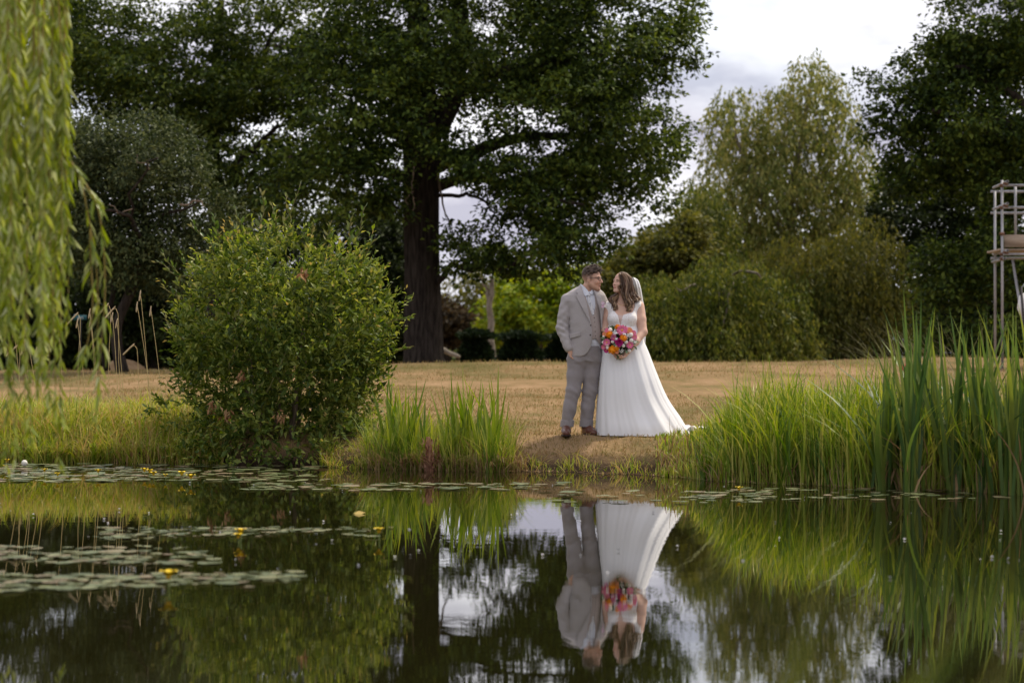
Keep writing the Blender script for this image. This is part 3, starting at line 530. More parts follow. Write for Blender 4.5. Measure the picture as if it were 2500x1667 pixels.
for V, Fs in st: part('stem', bush, V, Fs, M['bark_dead'], True)
lm = [one_leaf('leaf', M['leaf_bush_one'], w, b_) for w, b_ in ((.42, .2), (.5, .1), (.38, .3))]
stm = pmat('shoot_bark', (.16, .15, .05), .6)
shoots = [(690, 560, 735, 452), (636, 565, 640, 470), (668, 575, 665, 505), (708, 560, 700, 480), (868, 600, 893, 505), (850, 600, 858, 528), (880, 640, 920, 580), (515, 600, 470, 545), (530, 590, 520, 530), (470, 680, 380, 640), (480, 760, 400, 700), (930, 800, 1005, 770), (960, 860, 1000, 850), (590, 570, 575, 515), (760, 580, 768, 545), (800, 590, 805, 550), (440, 700, 395, 620), (900, 690, 940, 655), (560, 590, 600, 530), (560, 900, 585, 760), (650, 960, 700, 850), (450, 830, 400, 770), (600, 1010, 640, 930)]
for i, (x0, y0, x1, y1) in enumerate(shoots):
    dy = -.1 if i < 19 else -.95
    a, b_ = W(x0, y0, YB + dy), W(x1, y1, YB + dy - q.uniform(0, .15))
    Pp = wobble(spline([a, (a + b_) / 2 + q.normal(0, .02, 3), b_], 8), .015, i + 200)
    V, Fs = tube(Pp, np.linspace(.009, .004, 8), 5); sh = part('shoot', bush, V, Fs, stm, True)
    nl = 12 if i < 19 else 9
    for j in range(nl):
        f = .12 + .88 * j / (nl - 1); p = Pp[0] * (1 - f) + Pp[-1] * f; pi = Pp[min(int(f * 7.01), 7)]
        az = j * 2.4 + i; dd = (b_ - a) / np.linalg.norm(b_ - a) * (.8 + .6 * f) + np.array((math.cos(az), math.sin(az), .15)) * .8
        place_leaf(sh, lm[j % 3], pi, dd, q.uniform(.085, .12) * (1.15 - .55 * f), q)
for i, (px, py) in enumerate(((590, 915), (520, 990), (560, 1010), (685, 1015), (745, 665))):     # withered leaf bunches
    p = W(px, py, YB - 1.05); n = 14
    V, Fs = leaves(p + q.normal(0, .03, (n, 3)), np.array((0, 0, -1.0)) + q.normal(0, .5, (n, 3)), q.uniform(.05, .1, n), .35, .4, q)
    part('withered_sprig', bush, V, Fs, M['leaf_dry'], kind='stuff')

# ------------------------------------------------------------------ bank vegetation
def bed(n, px0, px1, off, hfun, wd, lean, droop, rng, seed=None, segs=5, bias=1.5):
    px = rng.uniform(px0, px1, n); s = off[0] + (off[1] - off[0]) * rng.uniform(0, 1, n) ** bias
    x = (px - 1250) / FPX * 25; 
    for _ in range(3): y = shore(x) + s; x = (px - 1250) / FPX * y
    P = np.stack((x, y, np.maximum(gz(x, y), -.12) - .01), -1)
    H = hfun(px, s) * rng.uniform(.55, 1.1, n)
    return blades(P, H, rng.uniform(*wd, n), rng.normal(0, lean, n), rng.uniform(0, 6.28, n), droop * rng.uniform(.2, 1.6, n), segs, rng)
q = rg(81)
hl = lambda px, s: np.interp(px, (-60, 300, 430, 520), (.62, .58, .62, .5)) * np.interp(s, (-.1, .6, 2, 5), (.72, .95, .7, .35))
V1 = bed(8200, -60, 545, (-.12, 4.5), hl, (.007, .016), .38, .75, q, bias=1.9)
solo('bank_grass', *V1, M['grass_bank'], 'tall yellow green wild grass on the bank left of the round bush', 'grass', kind='stuff')
hm = lambda px, s: .16 + .1 * np.sin(px * .05)
V1 = cat_mesh([bed(2300, 780, 1240, (-.08, .6), hm, (.006, .012), .6, .7, q, segs=4), bed(380, 1240, 1660, (-.06, .16), hm, (.005, .010), .6, .7, q, segs=4)])
solo('bank_edge_grass', *V1, M['grass_bank'], 'low ragged grass fringe along the muddy bank before the couple', 'grass', kind='stuff')
hs = lambda px, s: np.interp(px, (1600, 1690, 1770, 1800, 1900, 2000, 2090, 2200, 2350, 2780), (.10, .24, .60, .92, 1.04, .92, 1.05, .95, .9, .9)) * np.interp(s, (-.1, .5, 1.6), (.9, 1, .6))
V1 = bed(6800, 1600, 2780, (-.15, 1.5), hs, (.010, .022), .2, .32, q, segs=6)
solo('sedge_grass', *V1, M['grass_sedge'], 'dense bright green sedge bed along the bank right of the bride', 'grass', kind='stuff')
V1 = bed(900, 1600, 2560, (-.15, .7), lambda px, s: .38 + 0 * px, (.006, .012), .5, .7, q, segs=6)
solo('dead_sedge', *V1, M['grass_dead'], 'withered straw coloured blades low in the right hand sedge bed', 'grass', kind='stuff')
# wiry arching grass tops
n = 150; px = q.uniform(2180, 2420, n); y = shore((px - 1250) / FPX * 21.5) + q.uniform(.7, 1.5, n); x = (px - 1250) / FPX * y
V1 = blades(np.stack((x, y, gz(x, y)), -1), q.uniform(1.1, 1.55, n), .005, q.uniform(.05, .3, n), q.normal(math.pi, .8, n), q.uniform(.15, .75, n), 9, q)
solo('wiry_grass', *V1, leaf_mat('grass_wiry', [(.2, .2, .1), (.3, .27, .16)], .2, .6, .1), 'thin wiry grass arching over the sedge at the right', 'grass', kind='stuff')

def reed_mesh(name, mat, twist, curve, seed, wid=1.0):
    n = 10; t = np.linspace(0, 1, n); w = np.clip(1 - t ** 3.2, .03, 1) * (.75 + .25 * np.minimum(t * 5, 1)) * wid / 2
    a = twist * t; cx = curve * t ** 2.4; cz = t * (1 - .25 * curve * curve * t)
    S = np.stack((np.cos(a), np.sin(a), 0 * a), -1); Nn = np.stack((-np.sin(a), np.cos(a), 0 * a), -1)
    C = np.stack((0 * t, cx, cz), -1)
    sw = .02                                               # blade half-width as a share of length is set by the scale of the object
    V = np.concatenate((C - S * (w * sw)[:, None], C + Nn * (w * sw * .35)[:, None], C + S * (w * sw)[:, None]))
    Q = [[i, i + 1, n + i + 1, n + i] for i in range(n - 1)] + [[n + i, n + i + 1, 2 * n + i + 1, 2 * n + i] for i in range(n - 1)]
    return raw_mesh(name, V, np.array(Q), mat, True)
def reed_clump(name, label, px0, px1, off, n, hf, wmm, mat, seed, group, lean=.1, dead=6, curves=(0, .32)):
    q = rg(seed); mes = [reed_mesh('blade', mat, q.uniform(-.7, .7), q.uniform(*curves), i) for i in range(9)]
    bm_ = [reed_mesh('blade', mat, q.uniform(-1, 1), q.uniform(.55, .95), i) for i in range(3)]
    dm = [reed_mesh('dead_blade', M['grass_dead'], q.uniform(-2, 2), q.uniform(.5, 1.1), i) for i in range(3)]
    pc = (px0 + px1) / 2; x = (pc - 1250) / FPX * 22; y = float(shore(x)) + off[0]
    for _ in range(3): x = (pc - 1250) / FPX * y; y = float(shore(x)) + (off[0] + off[1]) / 2
    b0 = np.array((x, y, 0.0)); t = thing(name, b0, label, 'reeds' if 'reed' in name else 'plant', group)
    nf = max(4, n // 9); fans = [(q.uniform(px0, px1), q.uniform(*off), q.uniform(0, 3.14)) for _ in range(nf)]
    for i in range(n + dead):
        fp, fs, fa = fans[i % nf]
        px = fp + q.normal(0, 9); s = fs + q.normal(0, .03); yy = float(shore((px - 1250) / FPX * y)) + s; xx = (px - 1250) / FPX * yy
        h = hf(px) * q.uniform(.6, 1.06); isd = i >= n
        if isd: h *= .45
        o = bpy.data.objects.new('dead_blade' if isd else 'blade', (dm[i % 3] if isd else bm_[i % 3] if q.uniform() < .13 else mes[i % 9])); col.objects.link(o); o.parent = t
        o.location = Vector((xx, yy, max(float(gz(xx, yy)), -.15) - .02)) - Vector(b0)
        lx = q.normal(0, lean); ly = q.normal(0, lean * .6)
        wsc = q.uniform(*wmm) / 20.0
        o.rotation_euler = (ly, lx, q.normal(0, .6) + (math.pi if q.uniform() < .5 else 0)); o.scale = (wsc, wsc, h) if not isd else (wsc * .6, h, h)
        if not isd: o.scale = (wsc, h, h)
    return t
gr = 'tall reed clumps at the right bank'
# wmm: blade width in mm
for lab, a, b_, of, n, h0, sd in (('tall green reed clump at the left end of the reed stand', 2140, 2230, (-.5, -.05), 42, 1.25, 91), ('tallest green reed clump in the middle of the reed stand', 2215, 2330, (-.5, .1), 62, 1.6, 92),
                                  ('tall green reed clump below the scaffold pole', 2325, 2430, (-.5, .1), 56, 1.5, 93), ('green reed clump cut by the right edge of the picture', 2425, 2540, (-.45, .1), 56, 1.62, 94)):
    reed_clump('reed_clump', lab, a, b_, of, n, lambda px, h=h0: h, (28, 50), M['reed'], sd, gr, .075, 12)
reed_clump('iris_clump', 'clump of flag iris blades on the bank between bush and groom', 930, 1080, (-.1, .35), 62, lambda px: .85, (20, 36), M['iris'], 95, 'iris clumps on the middle bank', .16, 10)
reed_clump('iris_clump', 'bright green iris clump nearest the groom', 1085, 1240, (-.1, .3), 74, lambda px: .92, (20, 36), M['iris'], 96, 'iris clumps on the middle bank', .14, 8)
V1 = bed(1700, 890, 1260, (-.1, .5), lambda px, s: .52 + 0 * px, (.005, .01), .28, .3, q)
solo('iris_bed_grass', *V1, M['grass_sedge'], 'fine grass growing between the iris clumps', 'grass', kind='stuff')
V1 = bed(750, 890, 1280, (-.12, .25), lambda px, s: .34 + 0 * px, (.006, .013), .6, .8, q)
solo('dead_iris_leaves', *V1, M['grass_dead'], 'withered brown blades drooping at the foot of the iris', 'grass', kind='stuff')
# shaggy dead stump
p = W(1052, 1142, 24.25); p[2] = 0; t = thing('dead_stump', p, 'shaggy reddish brown dead stump at the waterline in the iris', 'stump')
V, Fs = tube([p + (0, .05, -.1), p + (-.01, .05, .12), p + (-.03, .06, .34)], [.06, .05, .02], 9); mstump = add_noise(pmat('stump_bark', (.2, .1, .06), .9, .05), [(.1, .045, .03), (.24, .12, .075), (.36, .22, .15)], 22, stretch=(1, 1, .25), bump=.8, bdist=.02); part('core', t, V, Fs, mstump, True)
n = 150; az = q.uniform(0, 6.28, n); V1 = blades(p + np.stack((np.cos(az) * .08, np.sin(az) * .08 + .04, q.uniform(.02, .3, n)), -1), q.uniform(-.2, .14, n), q.uniform(.008, .02, n), q.uniform(-.3, .4, n), az, .4, 4, q)
part('shaggy_bark', t, *V1, leaf_mat('stump_shag', [(.16, .07, .04), (.3, .15, .09), (.42, .26, .17)], .1, .8, .1), kind='stuff')

# seeding grass stalks against the dark thicket
ms = pmat('straw', (.55, .42, .2), .6, .2, ); mh = add_noise(pmat('seed_head', (.5, .36, .2), .8, .1), [(.45, .33, .18), (.68, .54, .36)], 60)
heads = [(620, 255), (880, 180), (940, 205), (1160, 205), (1185, 110), (1275, 240), (945, 290), (985, 340), (760, 330), (110, 420), (210, 410), (105, 520), (200, 520), (180, 570), (300, 570), (650, 340), (1100, 510), (755, 258), (30, 480), (480, 370)]
order = sorted(range(len(heads)), key=lambda i: heads[i][0])
where = ['leftmost straw stalk against the dark shrub', 'short straw stalk second from the left edge', 'drooping straw stalk low at the left', 'short upright straw stalk low at the left', 'low straw stalk left of the willow strands', 'upright straw stalk just left of the willow strands', 'short leaning straw stalk among the willow strands', 'curled straw stalk behind the willow strands', 'bent straw stalk under the small teal sign', 'straw stalk close right of the teal sign', 'hooked straw stalk right below the teal sign', 'nodding straw stalk behind the lowest willow strand', 'straw stalk curling beside the lone willow strand', 'hooked straw stalk right of the lone willow strand', 'short thick straw stalk right of the lone willow strand', 'slim straw stalk halfway between willow and bush', 'low nodding straw stalk close to the bush', 'hooked tall straw stalk near the bush', 'tallest straw stalk near the bush', 'straw stalk with plump head nearest the bush']
for kx, i in enumerate(order):
    u, v = heads[i]; Y = 27.6 + q.uniform(-.3, .5); tipp = W(u / 3.484, 700 + v / 3.484, Y); bs = W(u / 3.484 + q.uniform(10, 45), 925, Y); bs[2] = gz(bs[0], Y)
    t = thing('grass_stalk', bs, where[kx], 'grass stalk', 'seeding grass stalks by the bush')
    hook = .1 if i in (1, 2, 16, 11, 0) else 0
    Pp = spline([bs, bs * .5 + tipp * .5 + (.02, 0, 0), tipp + (.02 + hook * .6, 0, 0), tipp + (-hook * .6, 0, -hook * .8)], 12)
    V, Fs = tube(Pp, np.linspace(.0038, .0028, 12), 5); part('stem', t, V, Fs, ms, True)
    dn = Pp[-3] - Pp[-1]; dn = dn / np.linalg.norm(dn)
    Hh = spline([Pp[-1] - dn * .02, Pp[-1], Pp[-3], Pp[-3] + dn * .06], 9); V, Fs = tube(Hh, np.array([.002, .005, .008, .009, .0095, .009, .008, .006, .003]), 6)
    part('seed_head', t, V, Fs, mh, True)

# ------------------------------------------------------------------ lily pads and flowers on the pond
def pad_mesh(i):
    q = rg(300 + i); n = 14; th = np.linspace(.16, 2 * math.pi - .16, n); r = 1 + q.normal(0, .05, n); curl = q.uniform(0, .3) * (i in (2, 5)) * (1 + np.cos(th - q.uniform(0, 6.28))) ** 2 / 4
    rim = np.stack((r * np.cos(th), r * np.sin(th), .02 + curl + q.normal(0, .015, n)), -1); inn = rim * (.55, .55, .3)
    V = np.concatenate(([(0.06, 0, .01)], inn, rim)); T = [[0, 1 + k, 2 + k] for k in range(n - 1)]; Q = [[1 + k, 1 + n + k, 2 + n + k, 2 + k] for k in range(n - 1)]
    return V, T, Q
pads = [pad_mesh(i) for i in range(7)]; pms = [raw_mesh('lily_pad', V, [np.array(T), np.array(Q)], M['pad'], True) for V, T, Q in pads]
def patch(label, n, px0, px1, py0, py1, rr, seed, group, single=True, shape=None):
    q = rg(seed); made = 0; acc = []
    while made < n:
        px, py = q.uniform(px0, px1), q.uniform(py0, py1)
        if vnoise(px * .035, py * .22, 1.0) < -.28 + q.normal(0, .12): continue
        if shape and q.uniform() > shape((px - px0) / (px1 - px0), (py - py0) / (py1 - py0)): continue
        Y = HC * FPX / (py - YH); x = (px - 1250) / FPX * Y
        if Y > shore(x) - .08: made += 1; continue
        s = rr[0] + (rr[1] * 1.15 - rr[0]) * q.uniform() ** 1.6; az = q.uniform(0, 6.28); z = q.uniform(.002, .012); made += 1
        if single:
            o = link('lily_pad', pms[made % 7]); o.location = (x, Y, z); o.rotation_euler = (q.normal(0, .015), q.normal(0, .015), az); o.scale = (s, s, s)
            f_ = (px - px0) / (px1 - px0); tag(o, label + (', at its left end' if f_ < .33 else ', in its middle' if f_ < .67 else ', at its right end'), 'lily pad', group)
        else:
            V, T, Q = pads[made % 7]; c, sn = math.cos(az), math.sin(az)
            acc.append((V @ np.array([[c, sn, 0], [-sn, c, 0], [0, 0, 1]]) * s + (x, Y, z), [np.array(T), np.array(Q)]))
    if acc:
        V, Fs = cat_mesh(acc); solo('lily_pad_carpet', V, Fs, leaf_mat('pad_far', [(.08, .11, .04), (.14, .165, .06), (.20, .21, .09), (.22, .16, .09)], .1, .45, .4, patch=0), label, 'lily pads', kind='stuff', smooth=True)
gp = 'lily pads floating on the pond'
taper = lambda u, v: 1.0 - .75 * u * abs(2 * v - 1)
patch('round lily pad in the floating raft nearest the camera', 98, -20, 730, 1396, 1448, (.03, .065), 401, gp, shape=lambda u, v: 1 if abs(v - (.62 - .35 * u)) < .36 - .12 * u else .06)
patch('round lily pad in the second raft from the camera', 74, -20, 530, 1332, 1384, (.03, .065), 402, gp, shape=lambda u, v: 1 if abs(v - (.35 + .35 * u)) < .35 else .05)
patch('small lily pad in the long thin raft before the bush reflection', 80, 230, 960, 1286, 1322, (.025, .055), 403, gp, shape=lambda u, v: 1 if abs(v - (.55 - .4 * u)) < .45 - .33 * u else .02)
patch('tiny lily pad in the thin raft before the right sedge', 50, 1330, 1880, 1200, 1228, (.03, .07), 404, gp)
for a_ in ((130, -20, 730, 1396, 1448, (.015, .045), 411, 'broken floating leaves filling the nearest lily raft', lambda u, v: 1 if abs(v - (.62 - .35 * u)) < .36 - .12 * u else .03), (120, -20, 530, 1332, 1384, (.015, .045), 412, 'broken floating leaves filling the second lily raft', lambda u, v: 1 if abs(v - (.35 + .35 * u)) < .35 else .03), (120, 230, 960, 1286, 1322, (.012, .04), 413, 'broken floating leaves filling the long thin lily raft', lambda u, v: 1 if abs(v - (.55 - .4 * u)) < .45 - .33 * u else .02)):
    patch(a_[7], *a_[:7], gp, False, a_[8])
patch('carpet of far lily pads along the left bank', 420, -30, 800, 1134, 1176, (.04, .09), 405, gp, False, lambda u, v: 1 - .6 * u)
patch('thin line of far lily pads across the middle of the pond', 130, 600, 1420, 1180, 1198, (.03, .08), 406, gp, False)
patch('scattered lily pads against the right hand reeds', 90, 1700, 2520, 1190, 1222, (.03, .07), 407, gp, False)
my = pmat('petal_yellow', (.80, .56, .01), .5, .3); mys = pmat('flower_stem', (.12, .16, .04), .5, .3)
def lily_flower(px, py, zc, s, label):
    Y = HC * FPX / (py - YH) if zc is None else None
    zc = zc or .05
    Y = (HC - zc) * FPX / (py - YH); p = W(px, py, Y); b0 = (p[0], Y, 0)
    t = thing('yellow_flower', b0, label, 'flower', 'yellow pond flowers')
    V, Fs = tube([(p[0], Y, -.05), (p[0] + .004, Y, zc)], [.004, .003], 5); part('stem', t, V, Fs, mys)
    V, Fs = sphere((p[0], Y, zc + s * .1), (s * .16, s * .16, s * .14), 8, 5); part('centre', t, V, Fs, pmat('flower_centre', (.55, .32, .01), .7))
    for k in range(5):
        a = k * 1.2566 + px; d = np.array((math.cos(a), math.sin(a), 0)); sd = np.array((-d[1], d[0], 0)); c = np.array((p[0], Y, zc))
        rows = [(0, .1, 0), (.35, .5, .28), (.75, .62, .45), (1.0, .32, .42)]
        V = np.array([c + d * s * .5 * u + sd * s * .5 * w * g + np.array((0, 0, s * h + abs(g) * s * .06)) for u, w, h in rows for g in (-1, 0, 1)])
        Q = [[3 * i + j, 3 * i + j + 1, 3 * i + j + 4, 3 * i + j + 3] for i in range(3) for j in (0, 1)]
        part('petal', t, V, np.array(Q), my, True)
lily_flower(412, 1412, .055, .085, 'large blurred yellow flower on the nearest lily raft')
for px, py, z, s, l in ((588, 1303, .05, .07, 'yellow flower in the middle of the thin raft, upper of the pair'), (582, 1313, .03, .06, 'yellow flower in the middle of the thin raft, lower of the pair'), (925, 1300, .05, .065, 'yellow flower alone at the right tip of the thin raft'), (1804, 1196, .05, .06, 'yellow flower before the right sedge bed'),
                        (18, 1127, .05, .06, 'yellow flower at the left edge beside the white ball'), (109, 1151, .05, .06, 'yellow flower right of the white ball'), (141, 1161, .04, .06, 'second yellow flower right of the white ball'), (240, 1153, .05, .06, 'single yellow flower halfway along the left carpet'), (353, 1151, .05, .07, 'leftmost flower of the yellow group before the bush'), (366, 1154, .05, .07, 'second flower of the yellow group before the bush'), (375, 1160, .04, .07, 'lowest flower of the yellow group before the bush'), (404, 1163, .04, .05, 'small yellow flower right of the yellow group'), (444, 1160, .05, .08, 'broad yellow flower below the bush edge'), (466, 1168, .05, .08, 'rightmost yellow flower of the left carpet'), (13, 1141, .04, .05, 'yellow flower low at the left picture edge')):
    lily_flower(px, py, z, s, l)
p = W(60, 1130, 24.9); V, Fs = sphere((p[0], p[1], .05), .033, 14, 10); solo('floating_ball', V, Fs, pmat('ball_white', (.75, .72, .62), .5), 'small white ball lying on the lily pads at the left', 'ball', smooth=True)
p = W(863, 1254, HC * FPX / (1254 - YH)); V, Fs = leaves(np.array([[p[0], p[1], .006]]), np.array([[1, .2, 0.02]]), .09, .45, .1, q); solo('floating_leaf', V, Fs, pmat('leaf_fallen', (.5, .36, .1), .6), 'single yellow fallen leaf floating before the bush reflection', 'leaf')
n = 95; px = q.uniform(0, 2500, n); py = q.uniform(1140, 1420, n) ** 1; Y = HC * FPX / (py - YH); x = (px - 1250) / FPX * Y; kp = Y < shore(x) - .05
P = np.stack((x, Y, q.uniform(.004, .012, n)), -1)[kp]; V, Fs = leaves(P, q.normal(0, 1, (len(P), 3)) * (1, 1, .25), q.uniform(.008, .024, len(P)), .6, .4, q)
solo('floating_fluff', V, Fs, pmat('fluff', (.7, .68, .68), .8, .1), 'tiny white feathers and seed fluff drifting on the pond', 'fluff', kind='stuff')
n = 500; px = q.uniform(1250, 2540, n); x = (px - 1250) / FPX * 22; 
for _ in range(2): y = shore(x) - q.uniform(.0, .35, n); x = (px - 1250) / FPX * y
V1 = blades(np.stack((x, y, 0 * x + .008), -1), q.uniform(.004, .02, n), q.uniform(.006, .014, n), q.uniform(4, 10, n), q.uniform(0, 6.28, n), .2, 3, q)
solo('floating_straw', *V1, M['grass_dead'], 'broken straw and blades floating along the reed edge', 'debris', kind='stuff')

# ------------------------------------------------------------------ weeping willow hanging into the left of the view
q = rg(111); tb = np.array((-9.6, 12.2, float(gz(-9.6, 12.2)) - .1))
wil = thing('willow_tree', tb, 'near weeping willow whose blurred strands hang down the left side', 'tree')
V, Fs = tube(wobble(spline([tb, tb + (.1, 0, 1.6), tb + (.5, .2, 3.4), tb + (1.2, .3, 5.2)], 14), .05, 3), np.linspace(.34, .17, 14), 16); part('trunk', wil, V, Fs, M['bark_oak'], True)
limb = spline([tb + (.9, .25, 4.2), (-6.8, 12.6, 5.2), (-4.6, 12.9, 4.6), (-3.0, 13.0, 4.0), (-2.2, 13.0, 3.65)], 16)
V, Fs = tube(limb, np.linspace(.12, .02, 16), 8); part('limb', wil, V, Fs, M['bark_pale'], True)
wl = [one_leaf('leaf', M['leaf_willow_one'], w, b_) for w, b_ in ((.15, .25), (.17, .15), (.13, .35))]
bun = q.uniform(-40, 142, 15); strands = [(bun[i % 15] + q.normal(0, 6), q.uniform(-8, 8), 360 + 560 * q.uniform() ** .9, q.uniform(12.0, 14.2)) for i in range(60)]
strands += [(15, 4, 1150, 12.9), (50, 6, 1060, 13.4), (112, 3, 1010, 13.2), (128, 10, 1140, 13.0), (156, -6, 1040, 13.6), (95, 4, 960, 13), (140, 5, 930, 13.8), (160, 0, 800, 13.2), (150, 8, 700, 13), (30, 4, 1120, 13), (72, 4, 1080, 13.2)]
lone = [(135, -60, 150, 170, 165, 330), (170, 395, 205, 450, 228, 640, 236, 860), (215, 450, 240, 520, 250, 700, 245, 900, 240, 1040), (226, 560, 222, 700, 215, 820, 208, 890)]
def strand(pts, r0, dens, single):
    n = 26; Pp = spline(pts, n); Pp[:, :2] += np.sin(np.linspace(0, 7, n) + q.uniform(0, 6))[:, None] * np.array((.012, .012))
    V, Fs = tube(Pp, np.linspace(r0, .0015, n), 5); hb = part('hanging_branch', wil, V, Fs, M['stem_willow'], True)
    ln = np.linalg.norm(np.diff(Pp, axis=0), axis=1).sum(); m = max(6, int(ln * dens)); f = np.sort(q.uniform(.03, 1, m)); idx = f * (n - 1); i0 = np.clip(idx.astype(int), 0, n - 2); fr = (idx - i0)[:, None]
    B = Pp[i0] * (1 - fr) + Pp[i0 + 1] * fr; T = unit(Pp[i0 + 1] - Pp[i0]); az = q.uniform(0, 6.28, m)
    D = T * 1.0 + np.stack((np.cos(az), np.sin(az), 0 * az), -1) * q.uniform(.25, .7, (m, 1)); Ll = q.uniform(.075, .14, m) * np.where(f > .85, .75, 1)
    if single:
        for j in range(m): place_leaf(hb, wl[j % 3], B[j], D[j], Ll[j], q)
    else:
        V, Fs = leaves(B, D, Ll, .165, .25, q); part('foliage', hb, V, Fs, M['leaf_willow'], kind='stuff')
for px, dx, pye, Y in strands:
    pts = [W(px - dx, -180 - q.uniform(0, 60), Y), W(px - dx * .5, 150, Y), W(px, pye * .5, Y), W(px + dx, pye, Y)]
    strand(pts, .005, 56 if pye < 860 else 46, False)
for pp in lone:
    Y = 13.2; pts = [W(pp[i], pp[i + 1], Y) for i in range(0, len(pp), 2)]; strand(pts, .006, 36, True)

# near bank grass, far out of focus
n = 30; P = np.stack((q.uniform(.22, .50, n), q.uniform(2.0, 2.4, n), np.full(n, .3)), -1)
V1 = blades(P, q.uniform(.56, .80, n), q.uniform(.006, .011, n), q.uniform(-.1, .3, n), q.normal(0, .5, n), .3, 7, q)
solo('near_bank_grass', *V1, M['grass_sedge'], 'out of focus grass on the near bank low at the right', 'grass', kind='stuff')
# ------------------------------------------------------------------ people (smooth signed-distance bodies turned into meshes)
def sdf_mesh(f, lo, hi, h, B=8, slack=1.5):
    lo = np.asarray(lo, float); n = (np.ceil((np.asarray(hi) - lo) / h / B).astype(int)) * B; nb = n // B
    bc = np.stack(np.meshgrid(*[np.arange(k) for k in nb], indexing='ij'), -1).reshape(-1, 3)
    dc = f(lo + (bc + .5) * B * h); act = np.abs(dc) < B * h * .87 * slack
    D = np.repeat(np.repeat(np.repeat(np.where(dc < 0, -1., 1.).reshape(nb), B, 0), B, 1), B, 2)
    a = bc[act]; o = np.stack(np.meshgrid(*[np.arange(B)] * 3, indexing='ij'), -1).reshape(-1, 3)
    idx = (a[:, None] * B + o[None]).reshape(-1, 3)
    D[idx[:, 0], idx[:, 1], idx[:, 2]] = f(lo + idx * h)
    D[0], D[-1], D[:, 0], D[:, -1], D[:, :, 0], D[:, :, -1] = (np.abs(x) + 1e-4 for x in (D[0], D[-1], D[:, 0], D[:, -1], D[:, :, 0], D[:, :, -1]))
    s = D < 0; c = sum(s[i:n[0] - 1 + i, j:n[1] - 1 + j, k:n[2] - 1 + k].astype(np.int8) for i in (0, 1) for j in (0, 1) for k in (0, 1))
    cell = np.argwhere((c > 0) & (c < 8)); ids = -np.ones(c.shape, np.int64); ids[tuple(cell.T)] = np.arange(len(cell))
    acc = np.zeros((len(cell), 3)); cnt = np.zeros(len(cell))
    cor = [(i, j, k) for i in (0, 1) for j in (0, 1) for k in (0, 1)]
    for p in cor:
        for ax in range(3):
            if p[ax]: continue
            q_ = list(p); q_[ax] = 1
            d0 = D[tuple((cell + p).T)]; d1 = D[tuple((cell + q_).T)]; x = (d0 < 0) != (d1 < 0)
            t = np.where(x, d0 / np.where(x, d0 - d1, 1), 0); pt = np.array(p, float) + t[:, None] * (np.array(q_) - p)
            acc[x] += pt[x]; cnt += x
    V = lo + (cell + acc / cnt[:, None]) * h
    Q = []
    for ax in range(3):
        sl = [slice(1, -1)] * 3; a0 = s[1:-1, 1:-1, 1:-1]; sl2 = [slice(1, -1)] * 3; sl2[ax] = slice(2, None); a1 = s[tuple(sl2)]
        e = np.argwhere(a0 != a1) + 1; flip = s[tuple(e.T)]; u, v = [k for k in range(3) if k != ax]
        def off(du, dv):
            w = e.copy(); w[:, u] += du; w[:, v] += dv; return ids[tuple(np.minimum(w, np.array(ids.shape) - 1).T)]
        q4 = np.stack((off(-1, -1), off(0, -1), off(0, 0), off(-1, 0)), -1)
        fl = flip if ax != 1 else ~flip
        q4 = np.where(fl[:, None], q4, q4[:, ::-1]); Q.append(q4[(q4 >= 0).all(1)])
    return V, np.concatenate(Q)
def rc(p, a, b, ra, rb):
    a, b = np.asarray(a), np.asarray(b); ab = b - a; t = np.clip(((p - a) @ ab) / (ab @ ab), 0, 1)
    return np.linalg.norm(p - a - t[..., None] * ab, axis=-1) - (ra + (rb - ra) * t)
def chain(p, pts, k=.01):
    d = None
    for (a, ra), (b, rb) in zip(pts[:-1], pts[1:]):
        e = rc(p, a, b, ra, rb); d = e if d is None else smin(d, e, k)
    return d
def ell(p, c, r):
    q_ = (p - np.asarray(c)) / np.asarray(r); k = np.linalg.norm(q_, axis=-1); g_ = np.linalg.norm(q_ / np.asarray(r), axis=-1)
    return k * (k - 1) / np.maximum(g_, 1e-6)
def smin(a, b, k): h = np.clip(.5 + .5 * (b - a) / k, 0, 1); return b + (a - b) * h - k * h * (1 - h)
def smax(a, b, k): return -smin(-a, -b, k)
def poly2(x, z, P):
    P = np.asarray(P, float); d = np.full(np.shape(x), 1e9); ins = np.zeros(np.shape(x), bool); n = len(P)
    for i in range(n):
        a, b = P[i], P[(i + 1) % n]; e = b - a; t = np.clip(((x - a[0]) * e[0] + (z - a[1]) * e[1]) / max(e @ e, 1e-12), 0, 1)
        d = np.minimum(d, np.hypot(x - a[0] - t * e[0], z - a[1] - t * e[1]))
        cr_ = ((a[1] > z) != (b[1] > z)) & (x < (b[0] - a[0]) * (z - a[1]) / (b[1] - a[1] + 1e-12) + a[0]); ins ^= cr_
    return np.where(ins, -d, d)
YG = 25.2
def uv(u, v, dy=0.0): return np.array(((50 + u / 3.336) / FPX * YG, YG + dy, HC - (v / 3.336 - 250) / FPX * YG))
def uvp(L): return [tuple(uv(*q_)[[0, 2]]) for q_ in L]
def loft(p, T, yo=0.0, grow=0.0, power=2.3):
    T = sorted(T, key=lambda r_: -r_[0]); z = [uv(0, r_[0])[2] for r_ in T]
    ip = lambda k: np.interp(p[..., 2], z, [r_[k] for r_ in T])
    cx = np.interp(p[..., 2], z, [uv(r_[1], 0)[0] for r_ in T]); a, b, yc = np.maximum(ip(2) + grow, .012), np.maximum(ip(3) + grow, .012), ip(4) + YG + yo
    q_ = (np.abs((p[..., 0] - cx) / a) ** power + np.abs((p[..., 1] - yc) / b) ** power) ** (1 / power)
    d = (q_ - 1) * np.minimum(a, b)
    return np.maximum(d, np.maximum(p[..., 2] - z[-1] - grow, z[0] - grow - p[..., 2]))
